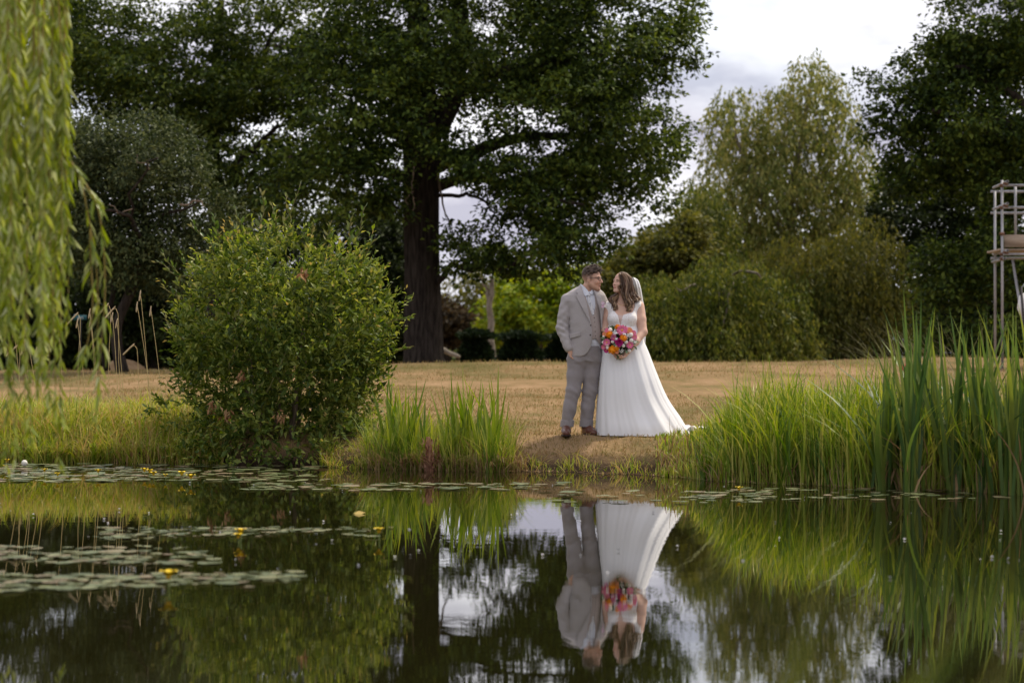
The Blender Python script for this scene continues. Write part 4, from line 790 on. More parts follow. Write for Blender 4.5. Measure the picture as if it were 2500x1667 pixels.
def head_sdf(p, c, fw, sc, fem=False):
    f = unit(np.asarray(fw, float)); s = unit(np.cross((0, 0, 1.0), f)); u = np.cross(f, s)
    l = ((p - c) @ np.stack((f, s, u), 1)) / sc
    m = l * (1, 0, 1) + np.abs(l) * (0, 1, 0)
    d = ell(l, (-.012, 0, .036), (.097, .076, .086))
    d = smin(d, ell(l, (.038, 0, -.04), (.056, .057, .083)), .03)
    d = smin(d, rc(m, (.0, .052, -.05), (.066, .016, -.101), .022, .019), .025)
    d = smin(d, ell(l, (.072, 0, -.108), (.02, .022, .016)), .02)
    d = smin(d, ell(m, (.066, .034, .022), (.022, .03, .012)), .016)
    d = smin(d, ell(m, (.066, .040, -.032), (.022, .02, .022)), .02)
    d = smax(d, -ell(m, (.098, .033, .002), (.016, .018, .012)), .012)
    d = smin(d, ell(m, (.076, .032, .001), (.0135, .014, .012)), .003)
    nz = .85 if fem else 1.0
    d = smin(d, rc(l, (.088, 0, .012), (.088 + .024 * nz, 0, -.03), .008, .0115 * nz), .012)
    d = smin(d, ell(m, (.096, .011, -.034), (.011, .008, .008)), .008)
    d = smin(d, ell(l, (.086, 0, -.062), (.013, .024, .0065)), .008)
    d = smin(d, ell(l, (.084, 0, -.073), (.013, .021, .007)), .006)
    d = smin(d, ell(m, (-.008, .078, -.012), (.018, .009, .031)), .008)
    return d * sc, l
def head_color(l, skin, lip, brow, extra=None):
    n = len(l); C = np.tile(np.asarray(skin, float), (n, 1)); m = np.abs(l[:, 1])
    def mixc(w, c): C[:] = C * (1 - w[:, None]) + np.asarray(c) * w[:, None]
    fr = l[:, 0] > .03
    mixc(.35 * np.exp(-((l[:, 0] - .07) ** 2 + (m - .04) ** 2 + (l[:, 2] + .035) ** 2) / .0006), (.62, .22, .16))
    if extra: extra(l, mixc)
    mixc(np.where(fr, np.exp(-((l[:, 2] + .067) / .009) ** 4) * np.exp(-(m / .024) ** 4) * (l[:, 0] > .075), 0), lip)
    mixc(np.where(fr, .9 * np.exp(-((l[:, 2] - .022 + .12 * (m - .033) ** 2 * 30) / .0058) ** 4) * np.exp(-((m - .034) / .02) ** 4), 0), brow)
    mixc(np.where(fr, .85 * np.exp(-((l[:, 2] - .004) / .0065) ** 4) * np.exp(-((m - .033) / .014) ** 4), 0), (.05, .03, .025))
    return C
def hand(p, w, F, Nn, sc=1.0, curl=1.0, thumb=1):
    """palm and five bent fingers: wrist w, finger direction F, palm normal Nn"""
    F = unit(np.asarray(F, float)); Nn = unit(np.asarray(Nn, float) - F * (np.asarray(Nn) @ F)); S = np.cross(F, Nn) * thumb
    w = np.asarray(w); at = lambda a, b, c: w + (F * a + S * b + Nn * c) * sc
    d = rc(p, at(.0, 0, 0), at(.05, 0, 0), .026 * sc, .03 * sc)
    for b, ln, k in ((-.029, .055, 1.1), (-.010, .072, 1), (.010, .078, 1), (.029, .07, .95)):
        a0 = at(.078, b, 0); a1 = at(.078 + ln * .45, b * 1.05, .012 * curl * k); a2 = at(.078 + ln * .72, b * 1.05, .034 * curl * k); a3 = at(.078 + ln * .78, b, .056 * curl * k)
        d = smin(d, smin(rc(p, at(.05, b * .9, 0), a0, .014 * sc, .0105 * sc), chain(p, [(a0, .0105 * sc), (a1, .0095 * sc), (a2, .009 * sc), (a3, .0078 * sc)], .004), .006), .012)
    d = smin(d, chain(p, [(at(.02, .024, .004), .014 * sc), (at(.052, .05, .014), .0115 * sc), (at(.085, .056, .03), .009 * sc)], .006), .012)
    return d
def person_body(name, V, Q, C, mat, base, label):
    return solo(name, V, Q, mat, label, 'person', smooth=True, colors=C, base=base)
def clothes(name, parent, f, lo, hi, h, mat, disp=None, label=None):
    V, Q = sdf_mesh(f, lo, hi, h)
    return part(name, parent, V, Q, mat, True, label=label)

mskin = pmat('skin', (.5, .3, .2), .5, .35); t, b = nodes(mskin); at_ = t.nodes.new('ShaderNodeVertexColor'); at_.layer_name = 'tint'; t.links.new(at_.outputs[0], b.inputs['Base Color'])
b.inputs['Subsurface Weight'].default_value = .12; b.inputs['Subsurface Radius'].default_value = (.012, .005, .003); b.inputs['Subsurface Scale'].default_value = .6
def cloth(name, c1, c2, scale=220, bump=.25, rough=.85, big=None):
    m = add_noise(pmat(name, c1, rough, .15), [c1, c2], scale, 3, bump=bump, bscale=scale * .25, bdist=.004); nodes(m)[1].inputs['Sheen Weight'].default_value = .15; return m
mj = cloth('suit_jacket', (.355, .325, .32), (.44, .405, .40)); mt_ = cloth('suit_trousers', (.255, .232, .238), (.325, .297, .303)); mwc = cloth('waistcoat', (.36, .30, .275), (.45, .38, .35))
mshirt = cloth('shirt', (.66, .68, .76), (.74, .76, .82), 120, .1); mshoe = pmat('shoe_leather', (.12, .045, .03), .32, .5); msole = pmat('shoe_sole', (.03, .015, .012), .6)
mbtn = pmat('button', (.08, .06, .05), .4)

GB = uv(415, 1478); GB[2] = float(gz(GB[0], YG))
hc_g = uv(483, 203, -.02); fw_g = np.array((.93, -.36, -.04))
sh_r, el_r, wr_r = uv(284, 382, .02), uv(243, 605, .0), uv(292, 772, -.075)
sh_l, el_l, wr_l = uv(562, 388, .06), uv(612, 585, .17), uv(690, 600, .26)
hipr, knr, anr = uv(368, 860), uv(332, 1110, -.01), uv(277, 1392, .02)
hipl, knl, anl = uv(487, 860, .02), uv(468, 1110, .03), uv(436, 1392, .07)
GT = [(252, 444, .055, .05, .04), (268, 442, .092, .065, .04), (290, 440, .145, .082, .03), (310, 436, .182, .096, .025), (335, 432, .208, .108, .02), (385, 430, .212, .122, .015), (440, 437, .186, .13, .01), (560, 438, .172, .132, .0), (660, 438, .172, .128, .0), (760, 436, .178, .126, .0), (840, 432, .186, .126, .0)]
neck_g = (uv(455, 265, .01), uv(440, 345, .03))
def f_groom(p):
    d, _ = head_sdf(p, hc_g, fw_g, 1.0)
    d = smin(d, rc(p, neck_g[0], neck_g[1], .056, .066), .03)
    d = smin(d, loft(p, GT, grow=-.05), .03)
    for ch in ([(sh_r, .05), (el_r, .04), (wr_r, .03)], [(sh_l, .05), (el_l, .04), (wr_l, .03)], [(hipr, .075), (knr, .05), (anr, .034)], [(hipl, .075), (knl, .05), (anl, .034)]): d = smin(d, chain(p, ch, .02), .03)
    d = smin(d, smin(rc(p, hipr, hipl, .07, .07), rc(p, uv(430, 740), uv(430, 840), .075, .075), .03), .03)
    d = smin(d, hand(p, wr_r + (.008, -.01, -.015), (.5, .42, -.76), (.6, -.7, .3), .92, .4, 1), .012)
    d = smin(d, hand(p, wr_l, (.9, .1, -.1), (.1, -.9, 0), .95, .5, 1), .012)
    d = smin(d, rc(p, anr, uv(273, 1446, -.03), .03, .022), .02); d = smin(d, rc(p, anl, uv(452, 1446, .03), .03, .022), .02)
    return d
def gx_(l, mixc):
    m = np.abs(l[:, 1])
    side = ss(.03, -.0, l[:, 0]) if False else 1 - ss(.01, .045, l[:, 0])
    mixc(.85 * side * ss(-.03, .04, l[:, 2]), (.09, .055, .04))                                       # clipped fade above the ear
    jaw = ss(.052, .075, -l[:, 2] + .25 * np.clip(.06 - l[:, 0], 0, .1) - .03) * (l[:, 2] > -.16) * ss(-.03, .005, l[:, 0])
    mixc(.38 * jaw, (.26, .14, .09))                                                                      # stubble
    mixc(.45 * np.exp(-((l[:, 2] + .05) / .006) ** 4) * (m < .03) * (l[:, 0] > .07), (.16, .08, .05))
V, Q = sdf_mesh(f_groom, uv(190, 1482, -.32), uv(760, 80, .4), .005)
_, l = head_sdf(V, hc_g, fw_g, 1.0); skin_g = (.60, .355, .255)
C = np.tile(np.array(skin_g), (len(V), 1)); up = V[:, 2] > uv(0, 300)[2]; C[up] = head_color(l[up], skin_g, (.40, .15, .12), (.07, .04, .03), gx_)
groom = person_body('person', V, Q, C, mskin, GB, 'man in pale grey suit with glasses and brown shoes looking at the bride')

lo, hi = uv(175, 860, -.3), uv(760, 225, .42)
def wr_noise(p, a, fx, fy, fz): return a * np.sin(p[..., 0] * fx + p[..., 2] * fz + 2 * np.sin(p[..., 2] * 23) + p[..., 1] * fy)
front = lambda p: p[..., 1] - (YG + .01)
PJ = uvp([(404, 235), (398, 262), (442, 420), (476, 572), (483, 640), (481, 710), (470, 762), (448, 800), (418, 826), (392, 834), (392, 900), (572, 900), (568, 640), (556, 600), (545, 470), (507, 330), (494, 298), (474, 235)])
def jacket_solid(p):
    d = loft(p, GT, grow=.004)
    kk = .003 + .022 * ss(uv(0, 470)[2], uv(0, 400)[2], p[..., 2])
    d = smin(d, chain(p, [(sh_r, .070), ((sh_r + el_r) / 2, .069), (el_r, .066), (wr_r + (0, 0, .01), .048)], .02), kk)
    d = smin(d, chain(p, [(sh_l, .068), (el_l, .062), (wr_l, .05)], .02), .022)
    arm = np.exp(-((p[..., 0] - el_r[0]) / .07) ** 2)
    zz = p[..., 2] - el_r[2]
    d = d + arm * (np.exp(-(zz / .11) ** 2) * .0055 * np.sin(zz * 95 + (p[..., 0] - el_r[0]) * 60 + 1.5 * np.sin(p[..., 1] * 30)) + .0025 * np.sin(zz * 70 - p[..., 0] * 60))
    d = d + .002 * np.sin(p[..., 0] * 31 + 3 * np.sin(p[..., 2] * 11)) * np.cos(p[..., 2] * 17)
    gap = np.abs((p[..., 0] - uv(308, 0)[0]) + .12 * (p[..., 2] - uv(0, 560)[2])) ; d = d + .012 * np.exp(-(gap / .007) ** 2) * ss(uv(0, 430)[2], uv(0, 470)[2], p[..., 2]) * 0
    return d
def f_jacket(p):
    d = jacket_solid(p); x, z = p[..., 0], p[..., 2]
    sleeve = chain(p, [(sh_r, .08), (el_r, .066), (wr_r + (0, 0, .01), .052)], .02)
    hem = uv(0, 834)[2] - z; wrist = ((p - wr_r) @ unit(wr_r - el_r)) - .0
    d = np.maximum(d, hem)
    cutp = np.maximum(poly2(x, z, PJ), front(p)); d = smax(d, -cutp, .004)
    d = smax(d, -rc(p, neck_g[0] + (0, 0, .06), neck_g[1] + (0, -.01, .008), .085, .066), .006)
    # deep crease between sleeve and body
    return d
jk = clothes('suit_jacket', groom, f_jacket, lo, hi, .0055, mj)
for PL in ([(388, 240), (352, 314), (369, 327), (349, 341), (392, 425), (440, 515), (474, 574), (442, 420), (400, 268)], [(492, 292), (536, 318), (532, 336), (556, 350), (572, 430), (560, 605), (548, 470), (509, 330)]):
    P2 = uvp(PL); f = lambda p: np.maximum(np.maximum(jacket_solid(p) - .018, .009 - jacket_solid(p)), np.maximum(poly2(p[..., 0], p[..., 2], P2), front(p)))
    V, Q = sdf_mesh(f, uv(335, 610, -.2), uv(600, 230, .05), .004); part('lapel', jk, V, Q, mj, True)
P2 = uvp([(300, 655), (382, 636), (385, 668), (305, 690)]); f = lambda p: np.maximum(np.maximum(jacket_solid(p) - .012, .002 - jacket_solid(p)), np.maximum(poly2(p[..., 0], p[..., 2], P2), front(p)))
V, Q = sdf_mesh(f, uv(290, 700, -.2), uv(395, 625, .05), .004); part('pocket_flap', jk, V, Q, mj, True)
def on_surface(f, u, v, y0=-.25, y1=.1):
    ys = np.linspace(YG + y0, YG + y1, 120); p0 = uv(u, v); P = np.stack((np.full(120, p0[0]), ys, np.full(120, p0[2])), -1); d = f(P)
    k = np.argmax(d < 0); return P[k] if d[k] < 0 else P[60]
for u, v in ((470, 582), (468, 660)): V, Fs = sphere(on_surface(jacket_solid, u, v), (.009, .006, .009), 10, 6); part('button', jk, V, Fs, mbtn, True)
PW = uvp([(398, 225), (405, 262), (450, 410), (486, 500), (494, 505), (512, 420), (500, 300), (485, 225)])
def wc_solid(p): return loft(p, GT, grow=-.014)
def f_wc(p):
    x, z = p[..., 0], p[..., 2]; d = wc_solid(p)
    d = smax(d, -np.maximum(poly2(x, z, PW), front(p)), .003)
    low = uv(0, 702)[2] + np.interp(x, [uv(430, 0)[0], uv(512, 0)[0], uv(555, 0)[0]], [-.02, .02, -.06])
    return np.maximum(d, low - z)
wc = clothes('waistcoat', groom, f_wc, lo, hi, .006, mwc)
for u, v in ((500, 520), (503, 556), (506, 594), (508, 632), (509, 668)): V, Fs = sphere(on_surface(wc_solid, u, v), (.006, .004, .006), 8, 6); part('button', wc, V, Fs, mbtn, True)
def f_shirt(p):
    d = loft(p, GT, grow=-.027) + .002 * np.sin(p[..., 2] * 60 + p[..., 0] * 40) * (p[..., 2] < uv(0, 660)[2])
    return np.maximum(d, uv(0, 775)[2] - p[..., 2])
shirt = clothes('shirt', groom, f_shirt, lo, hi, .006, mshirt)
neckf = lambda p, g_: rc(p, neck_g[0] + (0, 0, .03), neck_g[1], .060 + g_, .070 + g_)
P2 = uvp([(372, 264), (386, 234), (430, 276), (462, 315), (487, 290), (496, 332), (468, 328), (461, 319), (449, 338), (428, 350), (398, 306)])
nb_ = lambda p: smin(neckf(p, .0), loft(p, GT, grow=-.027), .035)
f = lambda p: np.maximum(np.maximum(nb_(p) - .017, .006 - nb_(p)), poly2(p[..., 0], p[..., 2], P2))
V, Q = sdf_mesh(f, uv(360, 360, -.16), uv(520, 225, .16), .004); part('collar', shirt, V, Q, mshirt, True)
mtie = add_noise(pmat('tie_silk', (.6, .6, .62), .5, .3), [(.70, .70, .72), (.66, .66, .68), (.22, .24, .30)], 70, 3, [.4, .55, .66])
sh_s = lambda p: np.minimum(loft(p, GT, grow=-.027), neckf(p, .0))
ps = [(458, 331), (456, 352), (462, 390), (472, 430), (484, 470), (490, 496)]; wds = [.017, .012, .018, .022, .024, .012]
V = []
for (u, v), w_ in zip(ps, wds):
    c = on_surface(sh_s, u, v); V += [c + (-w_, -.006, 0), c + (-w_ * .5, -.013, 0), c + (w_ * .5, -.013, 0), c + (w_, -.006, 0)]
V = np.array(V); part('tie', groom, V, np.array([[4 * i + j, 4 * i + j + 1, 4 * i + j + 5, 4 * i + j + 4] for i in range(5) for j in range(3)]), mtie, True)
V, Fs = sphere(on_surface(sh_s, 458, 338) + (0, -.008, 0), (.018, .014, .020), 12, 8); part('tie_knot', groom, V, Fs, mtie, True)
def f_tr(p):
    d = smin(chain(p, [(hipr, .106), (uv(350, 985), .086), (knr, .075), (uv(303, 1250), .067), (anr + (0, 0, -.005), .061)], .03), chain(p, [(hipl, .106), (uv(480, 985, .02), .086), (knl, .076), (uv(450, 1250, .05), .069), (anl + (0, 0, -.005), .062)], .03), .018)
    d = smin(d, loft(p, [(748, 437, .150, .108, 0), (800, 434, .158, .115, 0), (870, 430, .165, .118, 0.01)], grow=0), .04)
    d = smin(d, rc(p, hipr + (0, .01, .01), hipl + (0, .0, .01), .108, .108), .03)
    z = p[..., 2]; kn = np.exp(-((z - knr[2]) / .16) ** 2); an = np.exp(-((z - anr[2] - .1) / .09) ** 2); cr_ = np.exp(-((z - uv(0, 880)[2]) / .08) ** 2)
    d = d + (.0022 * kn + .004 * an + .002 * cr_) * np.sin(z * 62 + p[..., 0] * 48 + 1.6 * np.sin(p[..., 1] * 25) + 2 * np.sin(z * 17)) + .002 * np.sin(p[..., 0] * 70 + z * 15)
    return np.maximum(np.maximum(d, uv(0, 1400)[2] - z), z - uv(0, 748)[2])
tr = clothes('trousers', groom, f_tr, uv(210, 1420, -.22), uv(590, 735, .25), .0055, mt_)
for a, dv in ((anr, 0), (anl, 0)):
    top = a + (.012 if a is anr else .01, 0, .055); f = lambda p: np.maximum(np.maximum(rc(p, top, a + (0, 0, -.05), .0715, .0705), -rc(p, top, a + (0, 0, -.05), .058, .056)), np.maximum(p[..., 2] - uv(0, 1352)[2], uv(0, 1408)[2] - p[..., 2]))
    V, Q = sdf_mesh(f, a - (.12, .12, .09), a + (.12, .12, .09), .005); part('turn_up', tr, V, Q, mt_, True)
for a, toe, w_ in ((anr, uv(270, 1456, -.17), 1), (anl, uv(498, 1456, -.06), 1)):
    g0 = float(gz(a[0], a[1] - .08)); heel = np.array((a[0], a[1] + .04, g0 + .045)); toe = np.array((toe[0], toe[1], g0 + .034)); mid = heel * .45 + toe * .55 + (0, 0, .012)
    def fs(p): return np.maximum(smin(smin(rc(p, heel, mid, .042, .045), rc(p, mid, toe, .047, .034), .02), rc(p, a + (0, 0, -.02), mid + (0, 0, .01), .047, .035), .03), np.maximum(g0 + .014 - p[..., 2], p[..., 2] - (g0 + .125)))
    lo_, hi_ = np.minimum(heel, toe) - .1, np.maximum(heel, toe) + .14; V, Q = sdf_mesh(fs, lo_, hi_, .005); so = part('shoe', groom, V, Q, mshoe, True)
    def fo(p): return np.maximum(smin(rc(p * (1, 1, .3), heel * (1, 1, .3), mid * (1, 1, .3), .044, .049), rc(p * (1, 1, .3), mid * (1, 1, .3), toe * (1, 1, .3), .050, .037), .02), np.maximum(g0 + .001 - p[..., 2], p[..., 2] - (g0 + .018)))
    V, Q = sdf_mesh(fo, lo_, hi_, .005); part('sole', so, V, Q, msole, True)
# hair: cropped sides, tousled top
f_, s_ = unit(fw_g), None; s_ = unit(np.cross((0, 0, 1.0), f_)); u_ = np.cross(f_, s_); HM = np.stack((f_, s_, u_), 1)
def f_hair(p):
    l = (p - hc_g) @ HM; d = ell(l, (-.008, 0, .046), (.102, .079, .098)) + .004 * np.sin(l[..., 0] * 130 + 3 * np.sin(l[..., 1] * 60)) * np.sin(l[..., 2] * 90 + l[..., 1] * 70)
    line = .040 + .75 * np.clip(l[..., 0] - .02, 0, 1) - .25 * np.clip(-l[..., 0] - .04, 0, 1) + .006 * np.sin(l[..., 0] * 160)
    return np.maximum(d, line - l[..., 2])
mhair = leaf_mat('hair_brown', [(.03, .016, .010), (.055, .03, .019), (.10, .058, .036)], 0.0, .45, .4, patch=.05)
V, Q = sdf_mesh(f_hair, hc_g - .17, hc_g + .19, .005); hr = part('hair', groom, V, Q, mhair, True)
q = rg(501); tf = []
for i in range(420):
    d = unit(q.normal(0, 1, 3)); d[2] = abs(d[2]) * .8 + .2; l0 = np.array((-.012, 0, .04)) + unit(d) * (.1, .078, .094)
    if l0[2] < .052 + .75 * max(l0[0] - .03, 0): continue
    dr = unit(np.array((.8, .25 + q.normal(0, .35), .12)) + q.normal(0, .22, 3)); ln = q.uniform(.03, .06)
    pts = np.array([l0 - unit(d) * .004, l0 + dr * ln * .5 + unit(d) * .005, l0 + dr * ln + (0, 0, -.006)]) @ HM.T + hc_g
    tf.append(tube(spline(pts, 6), np.array([.003, .0045, .0045, .004, .003, .001]), 5))
V, Fs = cat_mesh(tf); part('tousled_locks', hr, V, Fs, mhair, True, kind='stuff')
mgl = pmat('glasses_frame', (.03, .03, .035), .3, .5); gl = None
H2 = lambda x, y, z: np.array((x, y, z)) @ HM.T + hc_g
gp_ = []
for sgn in (1, -1):
    th = np.linspace(0, 2 * math.pi, 21); ring = np.array([H2(.101 - .008 * abs(math.cos(a_)), sgn * (.033 + .026 * math.cos(a_)), .0 + .019 * math.sin(a_)) for a_ in th]); gp_.append(tube(ring, .0022, 5))
    gp_.append(tube(np.array([H2(.094, sgn * .06, .008), H2(.05, sgn * .077, .009), H2(-.01, sgn * .083, .006), H2(-.03, sgn * .082, -.008)]), .0022, 5))
gp_.append(tube(np.array([H2(.104, -.008, .004), H2(.107, 0, .006), H2(.104, .008, .004)]), .0022, 5))
V, Fs = cat_mesh(gp_); part('glasses', groom, V, Fs, mgl, True)

# ------------------------------------------------------------------ bride
BB = uv(700, 1468, -.02); BB[2] = float(gz(BB[0], YG))
hc_b = uv(722, 234, -.03); fw_b = np.array((-.80, -.58, .10)); HS = .88
bsr, ber, bwr = uv(622, 428, .02), uv(586, 612, -.03), uv(645, 792, -.25)
bsl, bel, bwl = uv(868, 428, .03), uv(896, 636, -.07), uv(775, 790, -.26)
BT = [(360, 735, .052, .052, .02), (384, 738, .075, .06, .02), (398, 740, .125, .07, .02), (415, 742, .152, .083, .015), (470, 735, .147, .10, .0), (530, 732, .148, .115, -.01), (580, 732, .146, .112, -.005), (620, 731, .145, .108, 0), (700, 735, .165, .12, 0), (800, 740, .17, .12, 0)]
def torso_b(p):
    d = loft(p, BT)
    return smin(smin(d, ell(p, uv(668, 528, -.075), (.068, .062, .066)), .03), ell(p, uv(786, 528, -.075), (.070, .062, .066)), .03)
def f_bride(p):
    d, _ = head_sdf(p, hc_b, fw_b, HS, True)
    d = smin(d, rc(p, uv(728, 290, .0), uv(737, 385, .02), .047, .052), .025)
    d = smin(d, torso_b(p), .03)
    d = smin(d, chain(p, [(bsr, .052), ((bsr + ber) / 2, .045), (ber, .038), ((ber + bwr) / 2, .034), (bwr, .024)], .02), .025)
    d = smin(d, chain(p, [(bsl, .058), ((bsl + bel) / 2, .053), (bel, .045), ((bel + bwl) / 2, .039), (bwl, .025)], .02), .025)
    d = smin(d, hand(p, bwr + (.006, -.004, -.008), (.62, -.2, -.65), (.3, -.75, .5), .86, 1.1, -1), .012)
    d = smin(d, hand(p, bwl + (-.006, -.004, -.006), (-.7, -.25, -.55), (-.3, -.75, .5), .86, 1.1, 1), .012)
    d = smin(d, chain(p, [(uv(690, 800), .12), (uv(690, 1100), .08), (uv(690, 1440), .045)], .02), .03)
    return d
V, Q = sdf_mesh(f_bride, uv(545, 1475, -.45), uv(975, 150, .22), .005)
_, l = head_sdf(V, hc_b, fw_b, HS, True); skin_b = (.64, .40, .30)
C = np.tile(np.array(skin_b), (len(V), 1)); up = V[:, 2] > uv(0, 345)[2]; C[up] = head_color(l[up], skin_b, (.50, .16, .15), (.09, .05, .035), lambda l, mx_: mx_(.8 * np.exp(-((l[:, 2] + .0665) / .0035) ** 4) * (np.abs(l[:, 1]) < .016) * (l[:, 0] > .08), (.8, .74, .7)) if False else None)
bride = person_body('person', V, Q, C, mskin, BB, 'woman in white wedding dress with long brown hair and veil')
mdr = pmat('dress_chiffon', (.80, .80, .815), .75, .15); nodes(mdr)[1].inputs['Sheen Weight'].default_value = .2
mlace = add_noise(pmat('dress_lace', (.8, .77, .76), .7, .2), [(.66, .57, .53), (.80, .77, .76), (.86, .84, .84)], 75, 3, [.3, .42, .56], bump=.6, bscale=70, bdist=.006)
PN = uvp([(594, 380), (594, 470), (603, 500), (603, 640), (860, 640), (856, 500), (850, 470), (884, 430), (886, 372), (836, 378), (828, 440), (808, 478), (770, 486), (735, 498), (722, 540), (712, 592), (702, 545), (692, 500), (672, 478), (654, 440), (640, 380)])
bod_s = lambda p: smin(torso_b(p), np.minimum(rc(p, uv(622, 405, .03), uv(628, 470, -.03), .05, .05), rc(p, uv(862, 405, .03), uv(850, 470, -.03), .05, .05)), .02)
def f_bod(p):
    d = np.maximum(torso_b(p) - .0055, poly2(p[..., 0], p[..., 2], PN)); st_ = np.maximum(smin(torso_b(p), smin(rc(p, bsr, uv(620, 500, .0), .052, .03), rc(p, bsl, uv(852, 500, .0), .056, .03), .02), .03) - .0055, poly2(p[..., 0], p[..., 2], PN))
    return np.minimum(d, st_)
clothes('lace_bodice', bride, f_bod, uv(580, 645, -.25), uv(900, 360, .2), .005, mlace)
# illusion mesh panel in the plunge
P2 = uvp([(690, 500), (735, 500), (714, 594)]); V, Q = sdf_mesh(lambda p: np.maximum(torso_b(p) - .002, poly2(p[..., 0], p[..., 2], P2)), uv(680, 600, -.25), uv(745, 490, .0), .005); part('sheer_panel', bride, V, Q, pmat('sheer', (.62, .47, .42), .7), True)
# skirt with train
lv = [(596, 608, 856, .112), (615, 604, 858, .115), (650, 592, 872, .135), (700, 580, 897, .165), (760, 571, 925, .19), (830, 562, 955, .215), (950, 547, 1002, .26), (1100, 534, 1064, .31), (1200, 526, 1116, .34), (1280, 521, 1172, .37), (1340, 517, 1222, .40), (1390, 514, 1268, .43), (1430, 511, 1305, .45), (1456, 509, 1330, .46), (1474, 509, 1340, .46)]
NA, NR = 220, 64
tv = np.linspace(0, 1, NR); rows = spline(np.array(lv, float), NR); th = np.arange(NA) * 2 * math.pi / NA; V = []
q = rg(505); ph = q.uniform(0, 6.28, 8)
for i, (v, ul, ur, b_) in enumerate(rows):
    a_ = np.clip((v - 610) / 850, 0, 1); x0, x1 = uv(ul, 0)[0], uv(ur, 0)[0]; cx, hw = (x0 + x1) / 2, (x1 - x0) / 2
    fold = (np.sin(th * 9 + ph[0] + 1.6 * np.sin(th * 3 + ph[1])) * .6 + np.sin(th * 19 + ph[2] + 2.2 * np.sin(th * 2)) * .28 + np.sin(th * 41 + ph[3] + 2 * np.sin(th * 5 + v * .002)) * .12)
    am = .0015 + .015 * a_ ** 1.5
    cxs, sn = np.cos(th), np.sin(th); r_ = 1.0
    x = cx + (hw - am * .5) * np.sign(cxs) * np.abs(cxs) ** .92 + fold * am * cxs
    y = YG - .01 + b_ * sn + fold * am * sn * 1.2
    far_ = np.clip((x - uv(980, 0)[0]) / .7, 0, 1); y = y + far_ ** 1.2 * a_ ** 2 * .42 + np.clip(a_ - .5, 0, 1) * .1
    z = np.full(NA, uv(0, v)[2]); g_ = gz(x, y) + .006
    # the cloth settles on the ground where it trails
    z = np.maximum(z - far_ * ss(.80, 1.0, a_) * .12, g_ + (1 - ss(.97, 1.0, a_)) * .0 + (.012 * (1 + np.sin(th * 9 + ph[4])) * (i == NR - 1)))
    z = z + (g_ + .004 - z) * ss(.955, 1.0, a_)
    V.append(np.stack((x, y, z + .0004 * (NR - i)), -1))
V = np.concatenate(V); i = np.arange(NR - 1)[:, None] * NA; j = np.arange(NA)[None]; j2 = (j + 1) % NA
part('skirt', bride, V, np.stack((i + j, i + NA + j, i + NA + j2, i + j2), -1).reshape(-1, 4), mdr, True)
# lace edged end of the train lying on the grass
nu, nv = 40, 16; U, Vv = np.meshgrid(np.linspace(0, 1, nu), np.linspace(-1, 1, nv), indexing='ij')
x = uv(1195, 0)[0] + U * .46; y = YG + .42 + Vv * (.30 + .06 * np.sin(U * 9)) * (1 - .3 * U) + .1 * U; z = gz(x, y) + .03 + .035 * (1 + np.sin(Vv * 13 + U * 5)) * (.4 + .6 * (1 - U)) + .012 * np.sin(U * 25 + Vv * 6)
V = np.stack((x, y, z), -1).reshape(-1, 3); ii = (np.arange(nu - 1)[:, None] * nv + np.arange(nv - 1)[None]).ravel(); part('train', bride, V, np.stack((ii, ii + nv, ii + nv + 1, ii + 1), -1), mlace, True)
# veil
Z5 = lambda x, y: (267 + x * .2979, 66.7 + y * .2979)
vl = [((1780, 415), (1900, 425), -.0), ((1790, 540), (2000, 500), -.0), ((1820, 680), (2065, 680), .01), ((1850, 850), (2110, 870), .05), ((1880, 1000), (2150, 1070), .10), ((1850, 1250), (2210, 1330), .15), ((1800, 1700), (2240, 1800), .17), ((1750, 2300), (2200, 2400), .18)]
nu, nv = 30, 26; A = spline(np.array([[*Z5(*a), *Z5(*b_), d] for a, b_, d in vl]), nu); V = []
for k in range(nu):
    u0, v0, u1, v1, dy = A[k]
    for m in range(nv):
        f = m / (nv - 1); p = uv(u0 + (u1 - u0) * f, v0 + (v1 - v0) * f, dy + .012 * math.sin(f * 19 + k * .08) * (.4 + k / nu) - .05 * math.sin(f * 3.14)); V.append(p)
mveil = pmat('veil_tulle', (.85, .85, .87), .8, .1); t, b = nodes(mveil); tp = t.nodes.new('ShaderNodeBsdfTransparent'); mx_ = t.nodes.new('ShaderNodeMixShader'); mx_.inputs[0].default_value = .88
t.links.new(tp.outputs[0], mx_.inputs[1]); t.links.new(b.outputs[0], mx_.inputs[2]); t.links.new(mx_.outputs[0], t.nodes['Material Output'].inputs['Surface'])
ii = (np.arange(nu - 1)[:, None] * nv + np.arange(nv - 1)[None]).ravel(); part('veil', bride, np.array(V), np.stack((ii, ii + nv, ii + nv + 1, ii + 1), -1), mveil, True)
# long wavy hair in locks
mhb = leaf_mat('hair_bride', [(.05, .025, .014), (.10, .053, .03), (.17, .098, .056), (.30, .19, .11), (.44, .30, .18)], 0, .38, .5, [.05, .35, .62, .85, 1.0], patch=.1, pscale=9)
f_b = unit(fw_b); s_b = unit(np.cross((0, 0, 1.0), f_b)); u_b = np.cross(f_b, s_b); HB = np.stack((f_b, s_b, u_b), 1)
def f_capb(p):
    l = ((p - hc_b) @ HB) / HS; d = ell(l, (-.018, 0, .038), (.100, .082, .092)); m = np.abs(l[..., 1])
    line = np.where(l[..., 0] > .0, .1 - .9 * np.clip(m - .03, 0, 1) + .0, -.12)
    d = np.maximum(d, np.where(l[..., 0] > -.005, (line - l[..., 2]), -.1 - l[..., 2]))
    return d * HS
mcap = add_noise(pmat('hair_crown', (.06, .03, .02), .4, .4), [(.05, .025, .015), (.11, .058, .034), (.19, .11, .065)], 60, 4, stretch=(1, 1, .25))
